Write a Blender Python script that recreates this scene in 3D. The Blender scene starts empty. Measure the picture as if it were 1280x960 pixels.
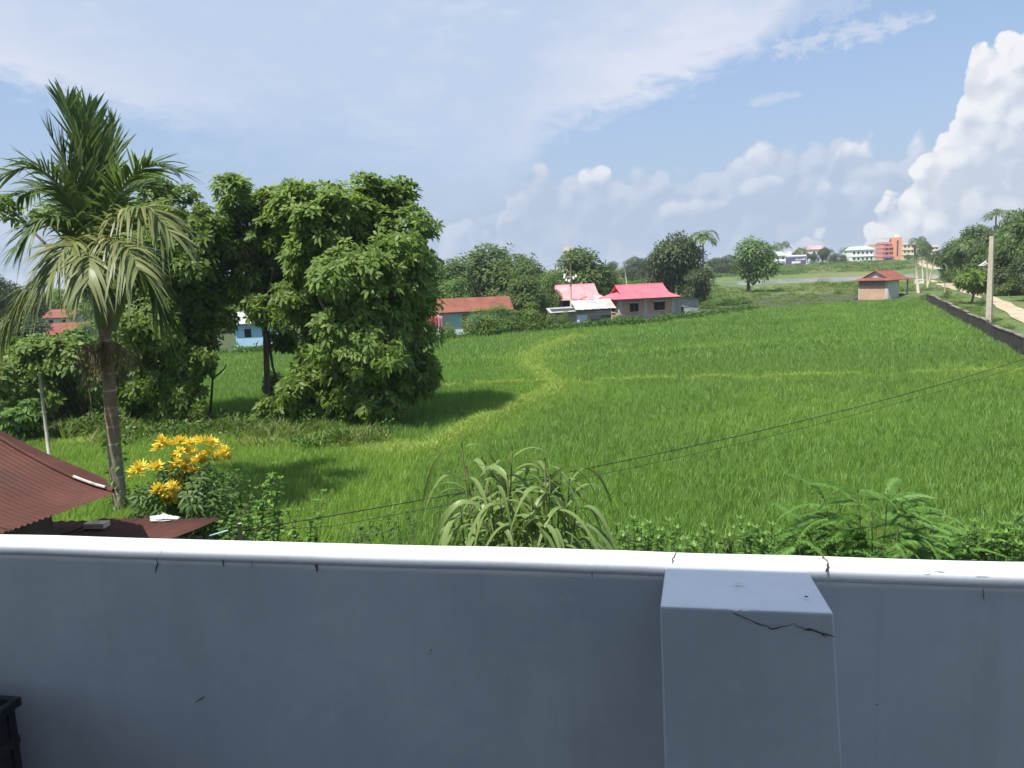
import bpy, math, random
import numpy as np
from mathutils import Vector, Matrix

R = math.radians
sc = bpy.context.scene
col = sc.collection
rng = np.random.default_rng(7)
random.seed(7)

# ------------------------------------------------------------------ camera
EYE = np.array([0.0, 0.0, 5.2])
FPX = 1000.0                      # focal length in pixels of the 1280 px wide photograph
PITCH, ROLL = math.atan(0.142), math.atan(0.040)
_f = np.array([0, math.cos(PITCH), -math.sin(PITCH)])
_u0 = np.array([0, math.sin(PITCH), math.cos(PITCH)])
_r0 = np.array([1.0, 0, 0])
CR = _r0 * math.cos(ROLL) - _u0 * math.sin(ROLL)
CU = _r0 * math.sin(ROLL) + _u0 * math.cos(ROLL)
cam = bpy.data.objects.new("camera", bpy.data.cameras.new("camera"))
col.objects.link(cam)
cam.data.sensor_width = 36
cam.data.lens = 36 * FPX / 1280
cam.data.clip_start = 0.05
cam.data.clip_end = 8000
m = Matrix.Identity(4)
for i in range(3):
    m[i][0], m[i][1], m[i][2], m[i][3] = CR[i], CU[i], -_f[i], EYE[i]
cam.matrix_world = m
sc.camera = cam


def ray(px, py):
    return _f + (px - 640) / FPX * CR - (py - 480) / FPX * CU


def gp(px, py, z=0.0):             # where the pixel's line of sight meets the level z
    d = ray(px, py)
    return EYE + d * ((z - EYE[2]) / d[2])


def at(px, py, Y):                 # where it reaches the distance Y
    d = ray(px, py)
    return EYE + d * (Y / d[1])


# ------------------------------------------------------------------ light
SUN_AZ, SUN_EL = 226.0, 62.0       # compass degrees clockwise from +Y, degrees
SUND = np.array([math.sin(R(SUN_AZ)) * math.cos(R(SUN_EL)), math.cos(R(SUN_AZ)) * math.cos(R(SUN_EL)), math.sin(R(SUN_EL))])
sun = bpy.data.objects.new("sun", bpy.data.lights.new("sun", 'SUN'))
col.objects.link(sun)
sun.data.energy = 4.9
sun.data.angle = R(0.53)
sun.data.color = (1.0, 0.955, 0.88)
sun.rotation_euler = Vector(-SUND).to_track_quat('-Z', 'Y').to_euler()
sun.location = (0, 0, 60)
sc.view_settings.view_transform = 'Standard'
sc.view_settings.look = 'None'
sc.view_settings.gamma = 1
sc.view_settings.use_curve_mapping = False
sc.view_settings.exposure = 0.75
SKY_STRENGTH = 0.1
sc.cycles.use_denoising = True
sc.cycles.max_bounces = 5
sc.cycles.diffuse_bounces = 3
sc.cycles.transmission_bounces = 3
sc.cycles.glossy_bounces = 2
sc.cycles.use_adaptive_sampling = True
sc.cycles.adaptive_threshold = 0.02
sc.cycles.transparent_max_bounces = 8
sc.cycles.caustics_reflective = False
sc.cycles.caustics_refractive = False


# ------------------------------------------------------------------ node helpers
class NT:
    def __init__(s, tree):
        s.t = tree; s.n = tree.nodes; s.l = tree.links

    def node(s, typ, **kw):
        n = s.n.new(typ)
        for k, v in kw.items():
            setattr(n, k, v)
        return n

    def put(s, sock, v):
        if isinstance(v, bpy.types.NodeSocket):
            s.l.new(v, sock)
        elif v is not None:
            if isinstance(v, (tuple, list)) and len(v) == 3 and sock.type == 'RGBA':
                v = (*v, 1)
            sock.default_value = v

    def m(s, op, a, b=None, c=None, clamp=False):
        n = s.node('ShaderNodeMath', operation=op, use_clamp=clamp)
        s.put(n.inputs[0], a); s.put(n.inputs[1], b); s.put(n.inputs[2], c)
        return n.outputs[0]

    def vm(s, op, a, b=None):
        n = s.node('ShaderNodeVectorMath', operation=op)
        s.put(n.inputs[0], a)
        if op == 'SCALE':
            s.put(n.inputs['Scale'], b)
        else:
            s.put(n.inputs[1], b)
        return n.outputs[0]

    def mix(s, fac, a, b, mode='MIX'):
        n = s.node('ShaderNodeMix', data_type='RGBA', blend_type=mode, clamp_factor=True)
        s.put(n.inputs[0], fac); s.put(n.inputs[6], a); s.put(n.inputs[7], b)
        return n.outputs[2]

    def noise(s, vec, scale, detail=4, rough=0.55, dist=0.0):
        n = s.node('ShaderNodeTexNoise')
        if vec is not None:
            s.l.new(vec, n.inputs['Vector'])
        n.inputs['Scale'].default_value = scale
        n.inputs['Detail'].default_value = detail
        n.inputs['Roughness'].default_value = rough
        n.inputs['Distortion'].default_value = dist
        return n.outputs['Fac']

    def rmp(s, v, a, b, c=0.0, d=1.0, smooth=True):
        n = s.node('ShaderNodeMapRange', interpolation_type='SMOOTHSTEP' if smooth else 'LINEAR')
        s.put(n.inputs[0], v); s.put(n.inputs[1], a); s.put(n.inputs[2], b); s.put(n.inputs[3], c); s.put(n.inputs[4], d)
        return n.outputs[0]

    def curve(s, v, pts):
        n = s.node('ShaderNodeFloatCurve')
        c = n.mapping.curves[0]
        while len(c.points) > 2:
            c.points.remove(c.points[1])
        c.points[0].location = pts[0]; c.points[-1].location = pts[-1]
        for p in pts[1:-1]:
            c.points.new(*p)
        for p in c.points:
            p.handle_type = 'VECTOR'
        n.mapping.update()
        s.put(n.inputs['Value'], v)
        return n.outputs[0]


# ------------------------------------------------------------------ sky
def azel(px, py):
    d = ray(px, py); d = d / np.linalg.norm(d)
    return math.degrees(math.atan2(d[0], d[1])), math.degrees(math.asin(d[2]))


def build_sky():
    w = bpy.data.worlds.new("World"); sc.world = w; w.use_nodes = True
    w.cycles.sampling_method = 'NONE'
    t = NT(w.node_tree); t.n.clear()
    tc = t.node('ShaderNodeTexCoord').outputs['Generated']
    sep = t.node('ShaderNodeSeparateXYZ'); t.l.new(tc, sep.inputs[0])
    X, Y, Z = sep.outputs
    DEG = 180 / math.pi
    az = t.m('MULTIPLY', t.m('ARCTAN2', X, Y), DEG)
    el = t.m('MULTIPLY', t.m('ARCSINE', Z), DEG)
    sky = t.node('ShaderNodeTexSky', sky_type='NISHITA', sun_disc=False)
    sky.sun_elevation = R(SUN_EL); sky.sun_rotation = R(SUN_AZ)
    sky.altitude = 60; sky.air_density = 1.0; sky.dust_density = 1.6; sky.ozone_density = 1.6
    K = 0.90 / SKY_STRENGTH

    def kc(r, g, b):
        return (r * K, g * K, b * K)
    base = t.mix(0.55, sky.outputs[0], kc(.255, .35, .53))        # thin humid air whitens the blue evenly
    flat = t.vm('MULTIPLY', tc, (1, 1, 2.6))
    n1 = t.m('SUBTRACT', t.noise(flat, 6, 8, 0.58), 0.5)
    n2 = t.m('SUBTRACT', t.noise(flat, 24, 7, 0.62, .6), 0.5)
    nb = t.m('SUBTRACT', t.noise(tc, 13, 8, 0.58), 0.5)
    nf = t.m('SUBTRACT', t.noise(tc, 60, 5, 0.6), 0.5)
    wn = t.node('ShaderNodeTexNoise'); wn.inputs['Scale'].default_value = 30; wn.inputs['Detail'].default_value = 4; t.l.new(tc, wn.inputs['Vector'])
    wv = t.vm('ADD', tc, t.vm('SCALE', wn.outputs['Color'], 0.03))

    def puffs(scale, shift):
        vo = t.node('ShaderNodeTexVoronoi', feature='F1'); vo.inputs['Scale'].default_value = scale
        t.l.new(wv if shift is None else t.vm('ADD', wv, shift), vo.inputs['Vector'])
        return t.m('SUBTRACT', 0.45, vo.outputs['Distance'])

    def billow(shift):
        return t.m('ADD', t.m('MULTIPLY', puffs(16, shift), 1.0), t.m('MULTIPLY', puffs(42, shift), 0.55))
    pf = billow(None)
    emb = t.m('SUBTRACT', pf, billow((-.008, 0, .014)))        # bulges facing the light above
    # low haze
    c = t.mix(t.rmp(el, 0, 14, 0.85, 0.0), base, kc(.300, .366, .478))

    def edge(pts, lo, hi):
        P = sorted(pts)
        return t.m('MULTIPLY', t.curve(t.m('DIVIDE', t.m('ADD', az, 180), 360), [((a + 180) / 360, min(1, max(0, e / 60))) for a, e in [(-180, lo)] + P + [(180, hi)]]), 60)

    # spreading high anvil: its lower rim as elevation over azimuth
    rim = [azel(*p) for p in [(-120, 135), (0, 122), (160, 160), (330, 228), (430, 262), (560, 300), (640, 270), (676, 205), (700, 178), (780, 152), (860, 118), (950, 86), (990, 50), (1040, -40)]]
    rim += [(-75, 16), (-110, 40), (34, 45), (60, 50)]
    e1 = edge(rim, 55, 55)
    dz = t.m('ADD', t.m('SUBTRACT', el, e1), t.m('ADD', t.m('MULTIPLY', n1, 4.0), t.m('ADD', t.m('MULTIPLY', n2, 3.2), t.m('MULTIPLY', nf, .8))))
    def azc(*pp):
        return t.curve(t.m('DIVIDE', t.m('ADD', az, 180), 360), [(0, pp[0])] + [((a + 180) / 360, v) for a, v in pp[1:-1]] + [(1, pp[-1])])
    soft = azc(.35, (-30, .16), (-22, .22), (-12, .75), (-4, .75), (2, .35), (6, .16), (14, .16), (20, .3), .35)
    m1 = t.rmp(t.m('DIVIDE', dz, t.m('MULTIPLY', soft, 12)), 0.0, 1.0)
    rimlit = azc(0, (-34, 1.0), (-28, .75), (-20, .35), (-12, .1), (-3, .25), (4, .7), (10, 1), (20, 1), (30, .4), 0)
    thick = t.rmp(t.m('ADD', dz, t.m('MULTIPLY', n1, 12)), 0.4, 8.5, 1.0, 0.0)
    anv = t.mix(t.m('MULTIPLY', thick, rimlit), kc(.355, .425, .555), kc(.50, .525, .60))
    anv = t.mix(t.m('MULTIPLY', t.rmp(t.m('ADD', n1, t.m('MULTIPLY', n2, .6)), -.05, .28), .35), anv, kc(.50, .535, .615))
    c = t.mix(t.m('MULTIPLY', m1, 0.95), c, anv)
    # wisps
    for (px, py, sx, sy, a) in [(1050, 46, 4.4, 0.8, .75), (968, 123, 2.2, 0.36, .55), (1010, 16, 3.5, 1.2, .4), (720, 275, 1.5, .7, .35), (205, 250, 2.0, .5, .3), (10, 280, 3, 1.2, .5), (535, 270, 1.2, .35, .3), (610, 275, 1.3, .4, .25)]:
        a0, e0 = azel(px, py)
        q = t.m('ADD', t.m('POWER', t.m('DIVIDE', t.m('SUBTRACT', az, a0), sx), 2), t.m('POWER', t.m('DIVIDE', t.m('SUBTRACT', t.m('SUBTRACT', el, e0), t.m('MULTIPLY', t.m('SUBTRACT', az, a0), 0.10)), sy), 2))
        k = t.m('MULTIPLY', t.rmp(t.m('ADD', q, t.m('MULTIPLY', t.m('ADD', n2, nf), 4.0)), -0.1, 1.3, 1.0, 0.0), a)
        c = t.mix(k, c, kc(.43, .47, .56))

    # cumulus: billowing tops, lit where they bulge up, fading into the haze below
    def bank(c, pts, lo, hi, amp, bright, body, depth, opac, sharp, full):
        e2 = edge([azel(*p) for p in pts], lo, hi)
        bump = t.m('ADD', t.m('MULTIPLY', nb, amp), t.m('ADD', t.m('MULTIPLY', pf, amp * 1.05), t.m('MULTIPLY', nf, amp * .2)))
        d2 = t.m('ADD', t.m('SUBTRACT', t.m('ADD', e2, amp * .30), el), bump)
        msk = t.m('MULTIPLY', t.m('MULTIPLY', t.rmp(d2, 0.0, sharp), full), t.rmp(d2, 0.3, depth * 1.8, 1.0, opac))
        lit = t.m('ADD', t.rmp(t.m('ADD', d2, t.m('MULTIPLY', nb, -7.0)), -1.0, depth, .95, 0.08), t.m('MULTIPLY', emb, 2.6), clamp=True)
        return t.mix(msk, c, t.mix(lit, body, bright))
    far = [(300, 335), (520, 320), (610, 290), (650, 240), (670, 215), (700, 222), (725, 232), (750, 222), (775, 245), (815, 240), (870, 218), (925, 192), (960, 195), (1060, 200), (1130, 200), (1280, 180)]
    c = bank(c, far, 3, 3, 3.0, kc(.405, .45, .54), kc(.315, .378, .487), 3.4, 0.55, .7, .85)
    for (px, py, sx, sy, a) in [(745, 222, 1.3, .85, .8), (1118, 180, 2.2, 1.5, .85), (1080, 200, 1.6, 1.2, .6), (682, 222, 1.2, 1.2, .55), (935, 200, 1.8, 1.1, .55), (1030, 240, 2.2, .9, .35), (950, 240, 2.0, .8, .35), (865, 262, 2.2, .8, .3)]:
        a0, e0 = azel(px, py)
        q = t.m('ADD', t.m('POWER', t.m('DIVIDE', t.m('SUBTRACT', az, a0), sx), 2), t.m('POWER', t.m('DIVIDE', t.m('SUBTRACT', el, e0), sy), 2))
        qq = t.m('SUBTRACT', q, t.m('ADD', t.m('MULTIPLY', pf, 2.6), t.m('MULTIPLY', nb, 2.2)))
        hgt_ = t.rmp(t.m('DIVIDE', t.m('SUBTRACT', el, e0), sy), -1.1, .5)
        k = t.m('MULTIPLY', t.m('MULTIPLY', t.rmp(qq, .25, .95, 1.0, 0.0), hgt_), a)
        c = t.mix(k, c, t.mix(t.m('ADD', t.m('MULTIPLY', hgt_, .75), t.m('MULTIPLY', emb, 2.2), clamp=True), kc(.37, .415, .51), kc(.56, .578, .62)))
    near = [(980, 370), (1060, 330), (1110, 285), (1140, 248), (1166, 205), (1186, 170), (1192, 140), (1208, 115), (1212, 80), (1232, 62), (1290, 54), (1350, 70), (1400, 130), (1500, 200)]
    c = bank(c, near, 1.0, 1.0, 4.2, kc(.60, .605, .625), kc(.41, .45, .525), 8.0, 0.35, .5, t.m('MULTIPLY', t.rmp(az, 13, 27), t.rmp(az, 70, 50)))
    bg = t.node('ShaderNodeBackground'); bg.inputs['Strength'].default_value = SKY_STRENGTH
    t.l.new(c, bg.inputs['Color'])
    o = t.node('ShaderNodeOutputWorld'); t.l.new(bg.outputs[0], o.inputs[0])


build_sky()

# ------------------------------------------------------------------ materials
_mats = {}


def new_mat(name):
    mt = bpy.data.materials.new(name); mt.use_nodes = True
    t = NT(mt.node_tree); t.n.clear()
    out = t.node('ShaderNodeOutputMaterial')
    return mt, t, out


def mat(name, c1, c2=None, scale=3.0, rough=0.8, bump=0.0, bscale=40.0, lo=0.35, hi=0.65, c3=None, scale3=0.6, metallic=0.0, stretch=(1, 1, 1), lo3=.5, hi3=.7, world=False, spec=.3):
    if name in _mats:
        return _mats[name]
    mt, t, out = new_mat(name)
    b = t.node('ShaderNodeBsdfPrincipled')
    if world:
        vec = t.node('ShaderNodeNewGeometry').outputs['Position']
    else:
        vec = t.node('ShaderNodeTexCoord').outputs['Object']
    vec = t.vm('MULTIPLY', vec, stretch)
    c = c1
    if c2 is not None:
        c = t.mix(t.rmp(t.noise(vec, scale, 6, 0.6), lo, hi), c1, c2)
    if c3 is not None:
        c = t.mix(t.rmp(t.noise(vec, scale3, 7, 0.62), lo3, hi3), c if c2 is not None else c1, c3)
    t.put(b.inputs['Base Color'], c)
    b.inputs['Roughness'].default_value = rough
    b.inputs['Metallic'].default_value = metallic
    b.inputs['Specular IOR Level'].default_value = spec
    if bump:
        bn = t.node('ShaderNodeBump'); bn.inputs['Strength'].default_value = bump; bn.inputs['Distance'].default_value = 0.02
        t.l.new(t.noise(vec, bscale, 5, 0.6), bn.inputs['Height']); t.l.new(bn.outputs[0], b.inputs['Normal'])
    t.l.new(b.outputs[0], out.inputs[0])
    _mats[name] = mt
    return mt


def leaf_mat(name, c1, c2, c3=None, trans=0.35, rough=0.5, wscale=0.0, wc=None, wlo=.42, whi=.62):
    """Leaf: colour differs leaf by leaf, part of the light passes through the blade."""
    if name in _mats:
        return _mats[name]
    mt, t, out = new_mat(name)
    rnd = t.node('ShaderNodeNewGeometry').outputs['Random Per Island']
    c = t.mix(t.rmp(rnd, 0, 1, smooth=False), c1, c2)
    if c3 is not None:
        c = t.mix(t.rmp(rnd, 0.82, 0.97), c, c3)
    if wscale:
        pos = t.node('ShaderNodeNewGeometry').outputs['Position']
        c = t.mix(t.rmp(t.noise(pos, wscale, 4, 0.6), wlo, whi), c, wc)
    b = t.node('ShaderNodeBsdfPrincipled')
    t.put(b.inputs['Base Color'], c)
    b.inputs['Roughness'].default_value = rough
    b.inputs['Specular IOR Level'].default_value = 0.35
    tr = t.node('ShaderNodeBsdfTranslucent')
    t.put(tr.inputs[0], t.mix(0.5, c, t.vm('MULTIPLY', c, (1.5, 1.55, 0.7))))
    mx = t.node('ShaderNodeMixShader'); mx.inputs[0].default_value = trans
    t.l.new(b.outputs[0], mx.inputs[1]); t.l.new(tr.outputs[0], mx.inputs[2]); t.l.new(mx.outputs[0], out.inputs[0])
    _mats[name] = mt
    return mt


# ------------------------------------------------------------------ object helpers
def tag(o, label=None, cat=None, group=None, kind=None):
    if label: o['label'] = label
    if cat: o['category'] = cat
    if group: o['group'] = group
    if kind: o['kind'] = kind
    return o


def thing(name, label, cat, loc=(0, 0, 0), rz=0.0, group=None):
    o = bpy.data.objects.new(name, None); col.objects.link(o)
    o.empty_display_size = 0.2
    o.location = tuple(float(v) for v in loc); o.rotation_euler = (0, 0, rz)
    return tag(o, label, cat, group)


def link(name, me, parent=None):
    o = bpy.data.objects.new(name, me); col.objects.link(o)
    if parent is not None:
        o.parent = parent
    return o


def np_mesh(name, V, F, material, smooth=False):
    """mesh from vertices (n,3) and faces (m,3 or 4)"""
    V = np.ascontiguousarray(V, dtype=np.float32); F = np.ascontiguousarray(F, dtype=np.int32)
    k = F.shape[1]
    me = bpy.data.meshes.new(name)
    me.vertices.add(len(V)); me.vertices.foreach_set('co', V.ravel())
    me.loops.add(F.size); me.loops.foreach_set('vertex_index', F.ravel())
    me.polygons.add(len(F)); me.polygons.foreach_set('loop_start', np.arange(0, F.size, k, dtype=np.int32))
    try:
        me.polygons.foreach_set('loop_total', np.full(len(F), k, dtype=np.int32))
    except Exception:
        pass
    if smooth:
        me.polygons.foreach_set('use_smooth', np.ones(len(F), dtype=bool))
    me.update(calc_edges=True)
    if material: me.materials.append(material)
    return me


class MB:
    def __init__(s):
        s.v = []; s.f = []

    def add(s, V, F):
        k = len(s.v)
        s.v += [tuple(float(c) for c in p) for p in V]
        s.f += [tuple(i + k for i in q) for q in F]
        return s

    def box(s, x0, x1, y0, y1, z0, z1, M=None):
        V = np.array([(x, y, z) for z in (z0, z1) for y in (y0, y1) for x in (x0, x1)], float)
        if M is not None:
            V = V @ np.array(M)[:3, :3].T + np.array(M)[:3, 3]
        return s.add(V, [(0, 2, 3, 1), (4, 5, 7, 6), (0, 1, 5, 4), (2, 6, 7, 3), (0, 4, 6, 2), (1, 3, 7, 5)])

    def tube(s, pts, rad, n=8, cap=True):
        pts = [np.array(p, float) for p in pts]
        if np.isscalar(rad): rad = [rad] * len(pts)
        V = []; F = []
        ref = None
        for i, p in enumerate(pts):
            d = pts[min(i + 1, len(pts) - 1)] - pts[max(i - 1, 0)]
            d = d / (np.linalg.norm(d) + 1e-9)
            if ref is None:
                ref = np.array([1.0, 0, 0]) if abs(d[0]) < 0.8 else np.array([0, 1.0, 0])
            a = np.cross(d, ref); a /= np.linalg.norm(a) + 1e-9
            b = np.cross(d, a); ref = -np.cross(d, a) if False else ref
            for k in range(n):
                th = 2 * math.pi * k / n
                V.append(p + rad[i] * (a * math.cos(th) + b * math.sin(th)))
        for i in range(len(pts) - 1):
            for k in range(n):
                k2 = (k + 1) % n
                F.append((i * n + k, i * n + k2, (i + 1) * n + k2, (i + 1) * n + k))
        if cap:
            F.append(tuple(range(n))); F.append(tuple(range((len(pts) - 1) * n, len(pts) * n))[::-1])
        return s.add(V, F)

    def mesh(s, name, material, smooth=False):
        me = bpy.data.meshes.new(name)
        me.from_pydata(s.v, [], s.f); me.update()
        if material: me.materials.append(material)
        if smooth:
            me.polygons.foreach_set('use_smooth', np.ones(len(me.polygons), dtype=bool))
        return me

    def build(s, name, material, parent=None, smooth=False, world=False, bevel=0.0):
        if world and parent is not None:
            L = np.array(parent.location)
            s.v = [tuple(np.array(p) - L) for p in s.v]
        o = link(name, s.mesh(name, material, smooth), parent)
        if bevel:
            bv = o.modifiers.new('bevel', 'BEVEL'); bv.width = bevel; bv.segments = 2; bv.limit_method = 'ANGLE'
        return o


def unit(a):
    a = np.asarray(a, float)
    return a / (np.linalg.norm(a, axis=-1, keepdims=True) + 1e-9)


LEAF4 = ((0, .38, .74, 1.0), (.10, 1.0, .72, .04))
LEAF3 = ((0, .45, 1.0), (.12, 1.0, .05))
STRAP = ((0, .2, .4, .6, .8, 1.0), (.7, 1.0, .95, .8, .5, .04))


def strips(P, D, N, L, W, droop=0.0, prof=LEAF4):
    """n leaves as quad strips: base P, direction D, face normal N, length L, width W; droop bends them down"""
    P = np.asarray(P, float); n = len(P)
    D = unit(D); S = unit(np.cross(D, N))
    L = np.broadcast_to(np.asarray(L, float), (n,)); W = np.broadcast_to(np.asarray(W, float), (n,)); dr = np.broadcast_to(np.asarray(droop, float), (n,))
    t, w = prof; r = len(t)
    V = np.empty((n, r, 2, 3))
    for i in range(r):
        c = P + D * (L * t[i])[:, None]
        c[:, 2] -= dr * L * t[i] ** 2
        h = S * (W * w[i] * 0.5)[:, None]
        V[:, i, 0] = c - h; V[:, i, 1] = c + h
    b = (np.arange(n) * r * 2)[:, None, None]
    q = np.array([[2 * i, 2 * i + 1, 2 * i + 3, 2 * i + 2] for i in range(r - 1)])[None]
    F = (b + q).reshape(-1, 4)
    return V.reshape(-1, 3), F


def merge(parts):
    V = []; F = []; k = 0
    for v, f in parts:
        V.append(v); F.append(f + k); k += len(v)
    return np.concatenate(V), np.concatenate(F)


# ------------------------------------------------------------------ terrain
def smooth(a, b, x):
    t = np.clip((np.asarray(x, float) - a) / (b - a), 0, 1)
    return t * t * (3 - 2 * t)


RICE_Z = 0.42
# line of the low wall on the far side of the field, read from the photograph at the height of the rice tips
WALL_PX = [(1158, 373), (1182, 386), (1208, 400), (1240, 417), (1280, 438), (1400, 505), (1560, 600)]
WALL = [gp(px, py, RICE_Z) for px, py in WALL_PX][::-1]      # near to far
WALL_Y = np.array([p[1] for p in WALL]); WALL_X = np.array([p[0] for p in WALL])
ROAD_PX = [(1500, 520, 1.5), (1390, 455, 1.5), (1280, 393, 1.5), (1245, 375, 1.5), (1212, 364, 1.7), (1182, 354, 2.9), (1176, 349, 3.3), (1190, 344.5, 3.6), (1196, 341, 3.3), (1184, 336.5, 2.9), (1168, 332.5, 3.4), (1156, 328, 3.2), (1149, 325, 3)]


def hgt(x, y):
    x = np.asarray(x, float); y = np.asarray(y, float)
    z = 2.2 * smooth(115, 380, y)
    xw = np.interp(y, WALL_Y, WALL_X)
    z = z + 0.5 * smooth(0.1, 0.9, x - xw) * (1 - 0.6 * smooth(85, 140, y))
    # pond hollow
    z = z - 1.0 * smooth(1.0, 0.75, np.abs((y - 190) / 28)) * smooth(46, 58, x) * smooth(112, 100, x)
    return z


def lines(core, far):
    return np.array(sorted(set(list(core) + list(far))))


def build_ground():
    xs = lines(np.arange(-160, 220.1, 2.5), [-3000, -1800, -1000, -600, -400, -280, -200, 260, 320, 420, 600, 1000, 1800, 3000])
    ys = lines(np.arange(-10, 240.1, 2.5), list(np.arange(245, 420, 12.0)) + [-900, -300, -100, -40, 460, 520, 620, 800, 1200, 2000, 3500])
    Xg, Yg = np.meshgrid(xs, ys)
    Zg = hgt(Xg, Yg)
    Zg = Zg + (np.abs(Xg) < 300) * (Yg > 112) * 0.12 * np.sin(Xg * 0.21 + Yg * 0.13) * np.sin(Yg * 0.19 - Xg * 0.07)
    V = np.stack([Xg, Yg, Zg], -1).reshape(-1, 3)
    nx, ny = len(xs), len(ys)
    i = np.arange(nx * ny).reshape(ny, nx)
    F = np.stack([i[:-1, :-1], i[:-1, 1:], i[1:, 1:], i[1:, :-1]], -1).reshape(-1, 4)
    mt, t, out = new_mat("ground_soil_and_grass")
    pos = t.node('ShaderNodeNewGeometry').outputs['Position']
    sp = t.node('ShaderNodeSeparateXYZ'); t.l.new(pos, sp.inputs[0])
    st = t.vm('MULTIPLY', pos, (0.35, 1.0, 1.0))
    g = t.mix(t.rmp(t.noise(pos, 0.9, 7, 0.7), .35, .65), (0.055, 0.105, 0.018), (0.125, 0.175, 0.04))
    g = t.mix(t.rmp(t.noise(st, 0.075, 6, 0.6), .50, .66), g, (0.20, 0.165, 0.075))
    g = t.mix(t.rmp(t.noise(st, 0.12, 5, 0.6), .55, .72), g, (0.06, 0.12, 0.025))
    g = t.mix(t.rmp(t.noise(pos, 3.5, 5, 0.7), .40, .75), g, (0.04, 0.07, 0.016))
    field = t.mix(t.rmp(t.noise(pos, 2.5, 5), .4, .6), (0.030, 0.045, 0.012), (0.050, 0.075, 0.018))
    c = t.mix(t.rmp(sp.outputs[1], 112, 120), field, g)
    xr = t.m('SUBTRACT', sp.outputs[0], 38)
    c = t.mix(t.m('MULTIPLY', t.rmp(sp.outputs[2], 0.25, 0.42), t.rmp(sp.outputs[1], 125, 115)), c, g)
    b = t.node('ShaderNodeBsdfPrincipled'); t.put(b.inputs['Base Color'], c); b.inputs['Roughness'].default_value = 0.95
    bn = t.node('ShaderNodeBump'); bn.inputs['Strength'].default_value = 0.8; bn.inputs['Distance'].default_value = 0.25
    t.l.new(t.noise(pos, 2.2, 6, 0.7), bn.inputs['Height']); t.l.new(bn.outputs[0], b.inputs['Normal'])
    t.l.new(b.outputs[0], out.inputs[0])
    tag(link('ground', np_mesh('ground', V, F, mt, True)), 'flat open farmland around the rice field', kind='structure')


build_ground()


def densify(pts, step):
    P = [np.array(p, float) for p in pts]
    # Catmull-Rom
    out = []
    for i in range(len(P) - 1):
        p0, p1, p2, p3 = P[max(i - 1, 0)], P[i], P[i + 1], P[min(i + 2, len(P) - 1)]
        n = max(2, int(np.linalg.norm(p2 - p1) / step))
        for k in range(n):
            u = k / n
            out.append(0.5 * ((2 * p1) + (-p0 + p2) * u + (2 * p0 - 5 * p1 + 4 * p2 - p3) * u * u + (-p0 + 3 * p1 - 3 * p2 + p3) * u ** 3))
    out.append(P[-1])
    return np.array(out)


def road_points():
    c = []
    for px, py, wd in ROAD_PX:
        z = 0.5
        for _ in range(6):
            p = gp(px, py, z); z = float(hgt(p[0], p[1])) + 0.05
        c.append((p[0], p[1], wd))
    return densify(c, 1.2)


ROADP = road_points()


def build_road():
    C = ROADP; n = len(C)
    d = np.gradient(C[:, :2], axis=0); d = unit(d)
    s = np.stack([d[:, 1], -d[:, 0]], -1)
    rows = []
    ks = np.linspace(-1, 1, 9)
    jl = np.cumsum(rng.normal(0, .1, n)); jl -= np.linspace(jl[0], jl[-1], n); jl = np.clip(jl, -.35, .35)
    for k in ks:
        wv = C[:, 2] / 2 * k * (1 + 0.12 * np.sin(np.arange(n) * .7 + k)) + jl * .5
        xy = C[:, :2] + s * wv[:, None]
        z = hgt(xy[:, 0], xy[:, 1]) + 0.07 - 0.02 * (abs(k) > .9) - 0.025 * (abs(abs(k) - .5) < .2)
        rows.append(np.stack([xy[:, 0], xy[:, 1], z], -1))
    V = np.stack(rows, 1).reshape(-1, 3)
    i = np.arange(n * 9).reshape(n, 9)
    F = np.stack([i[:-1, :-1], i[:-1, 1:], i[1:, 1:], i[1:, :-1]], -1).reshape(-1, 4)
    mt = mat('sandy_road', (0.33, 0.265, 0.18), (0.42, 0.345, 0.25), 0.6, 0.95, 0.4, 6, c3=(0.17, 0.165, 0.07), scale3=0.5, lo3=.58, hi3=.68, world=True)
    tag(link('dirt_road', np_mesh('dirt_road', V, F, mt, True)), 'pale sandy track winding past the low wall', kind='structure')


build_road()

# pond
pv = MB()
pv.add([(40, 158, 0.14), (120, 158, 0.14), (120, 222, 0.14), (40, 222, 0.14)], [(0, 1, 2, 3)])
tag(pv.build('pond_water', mat('pond', (0.16, 0.15, 0.12), (0.2, 0.2, 0.17), 0.2, 0.12, 0.05, 2.0)), 'narrow pale pond beyond the field', kind='structure')

# ------------------------------------------------------------------ balcony of the house the picture was taken from
YAW = R(11.0)
AX = np.array([math.cos(YAW), -math.sin(YAW), 0])       # along the parapet, rightwards
NX = np.array([math.sin(YAW), math.cos(YAW), 0])        # outwards
ZTOP = EYE[2] - 0.55
d_out = float(gp(640, 682.5, ZTOP) @ NX)
d_in = float(gp(640, 702, ZTOP) @ NX)
ZFL = EYE[2] - 1.56


def wl(a, n, z):           # parapet frame -> world
    return AX * a + NX * n + np.array([0, 0, z])


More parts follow.
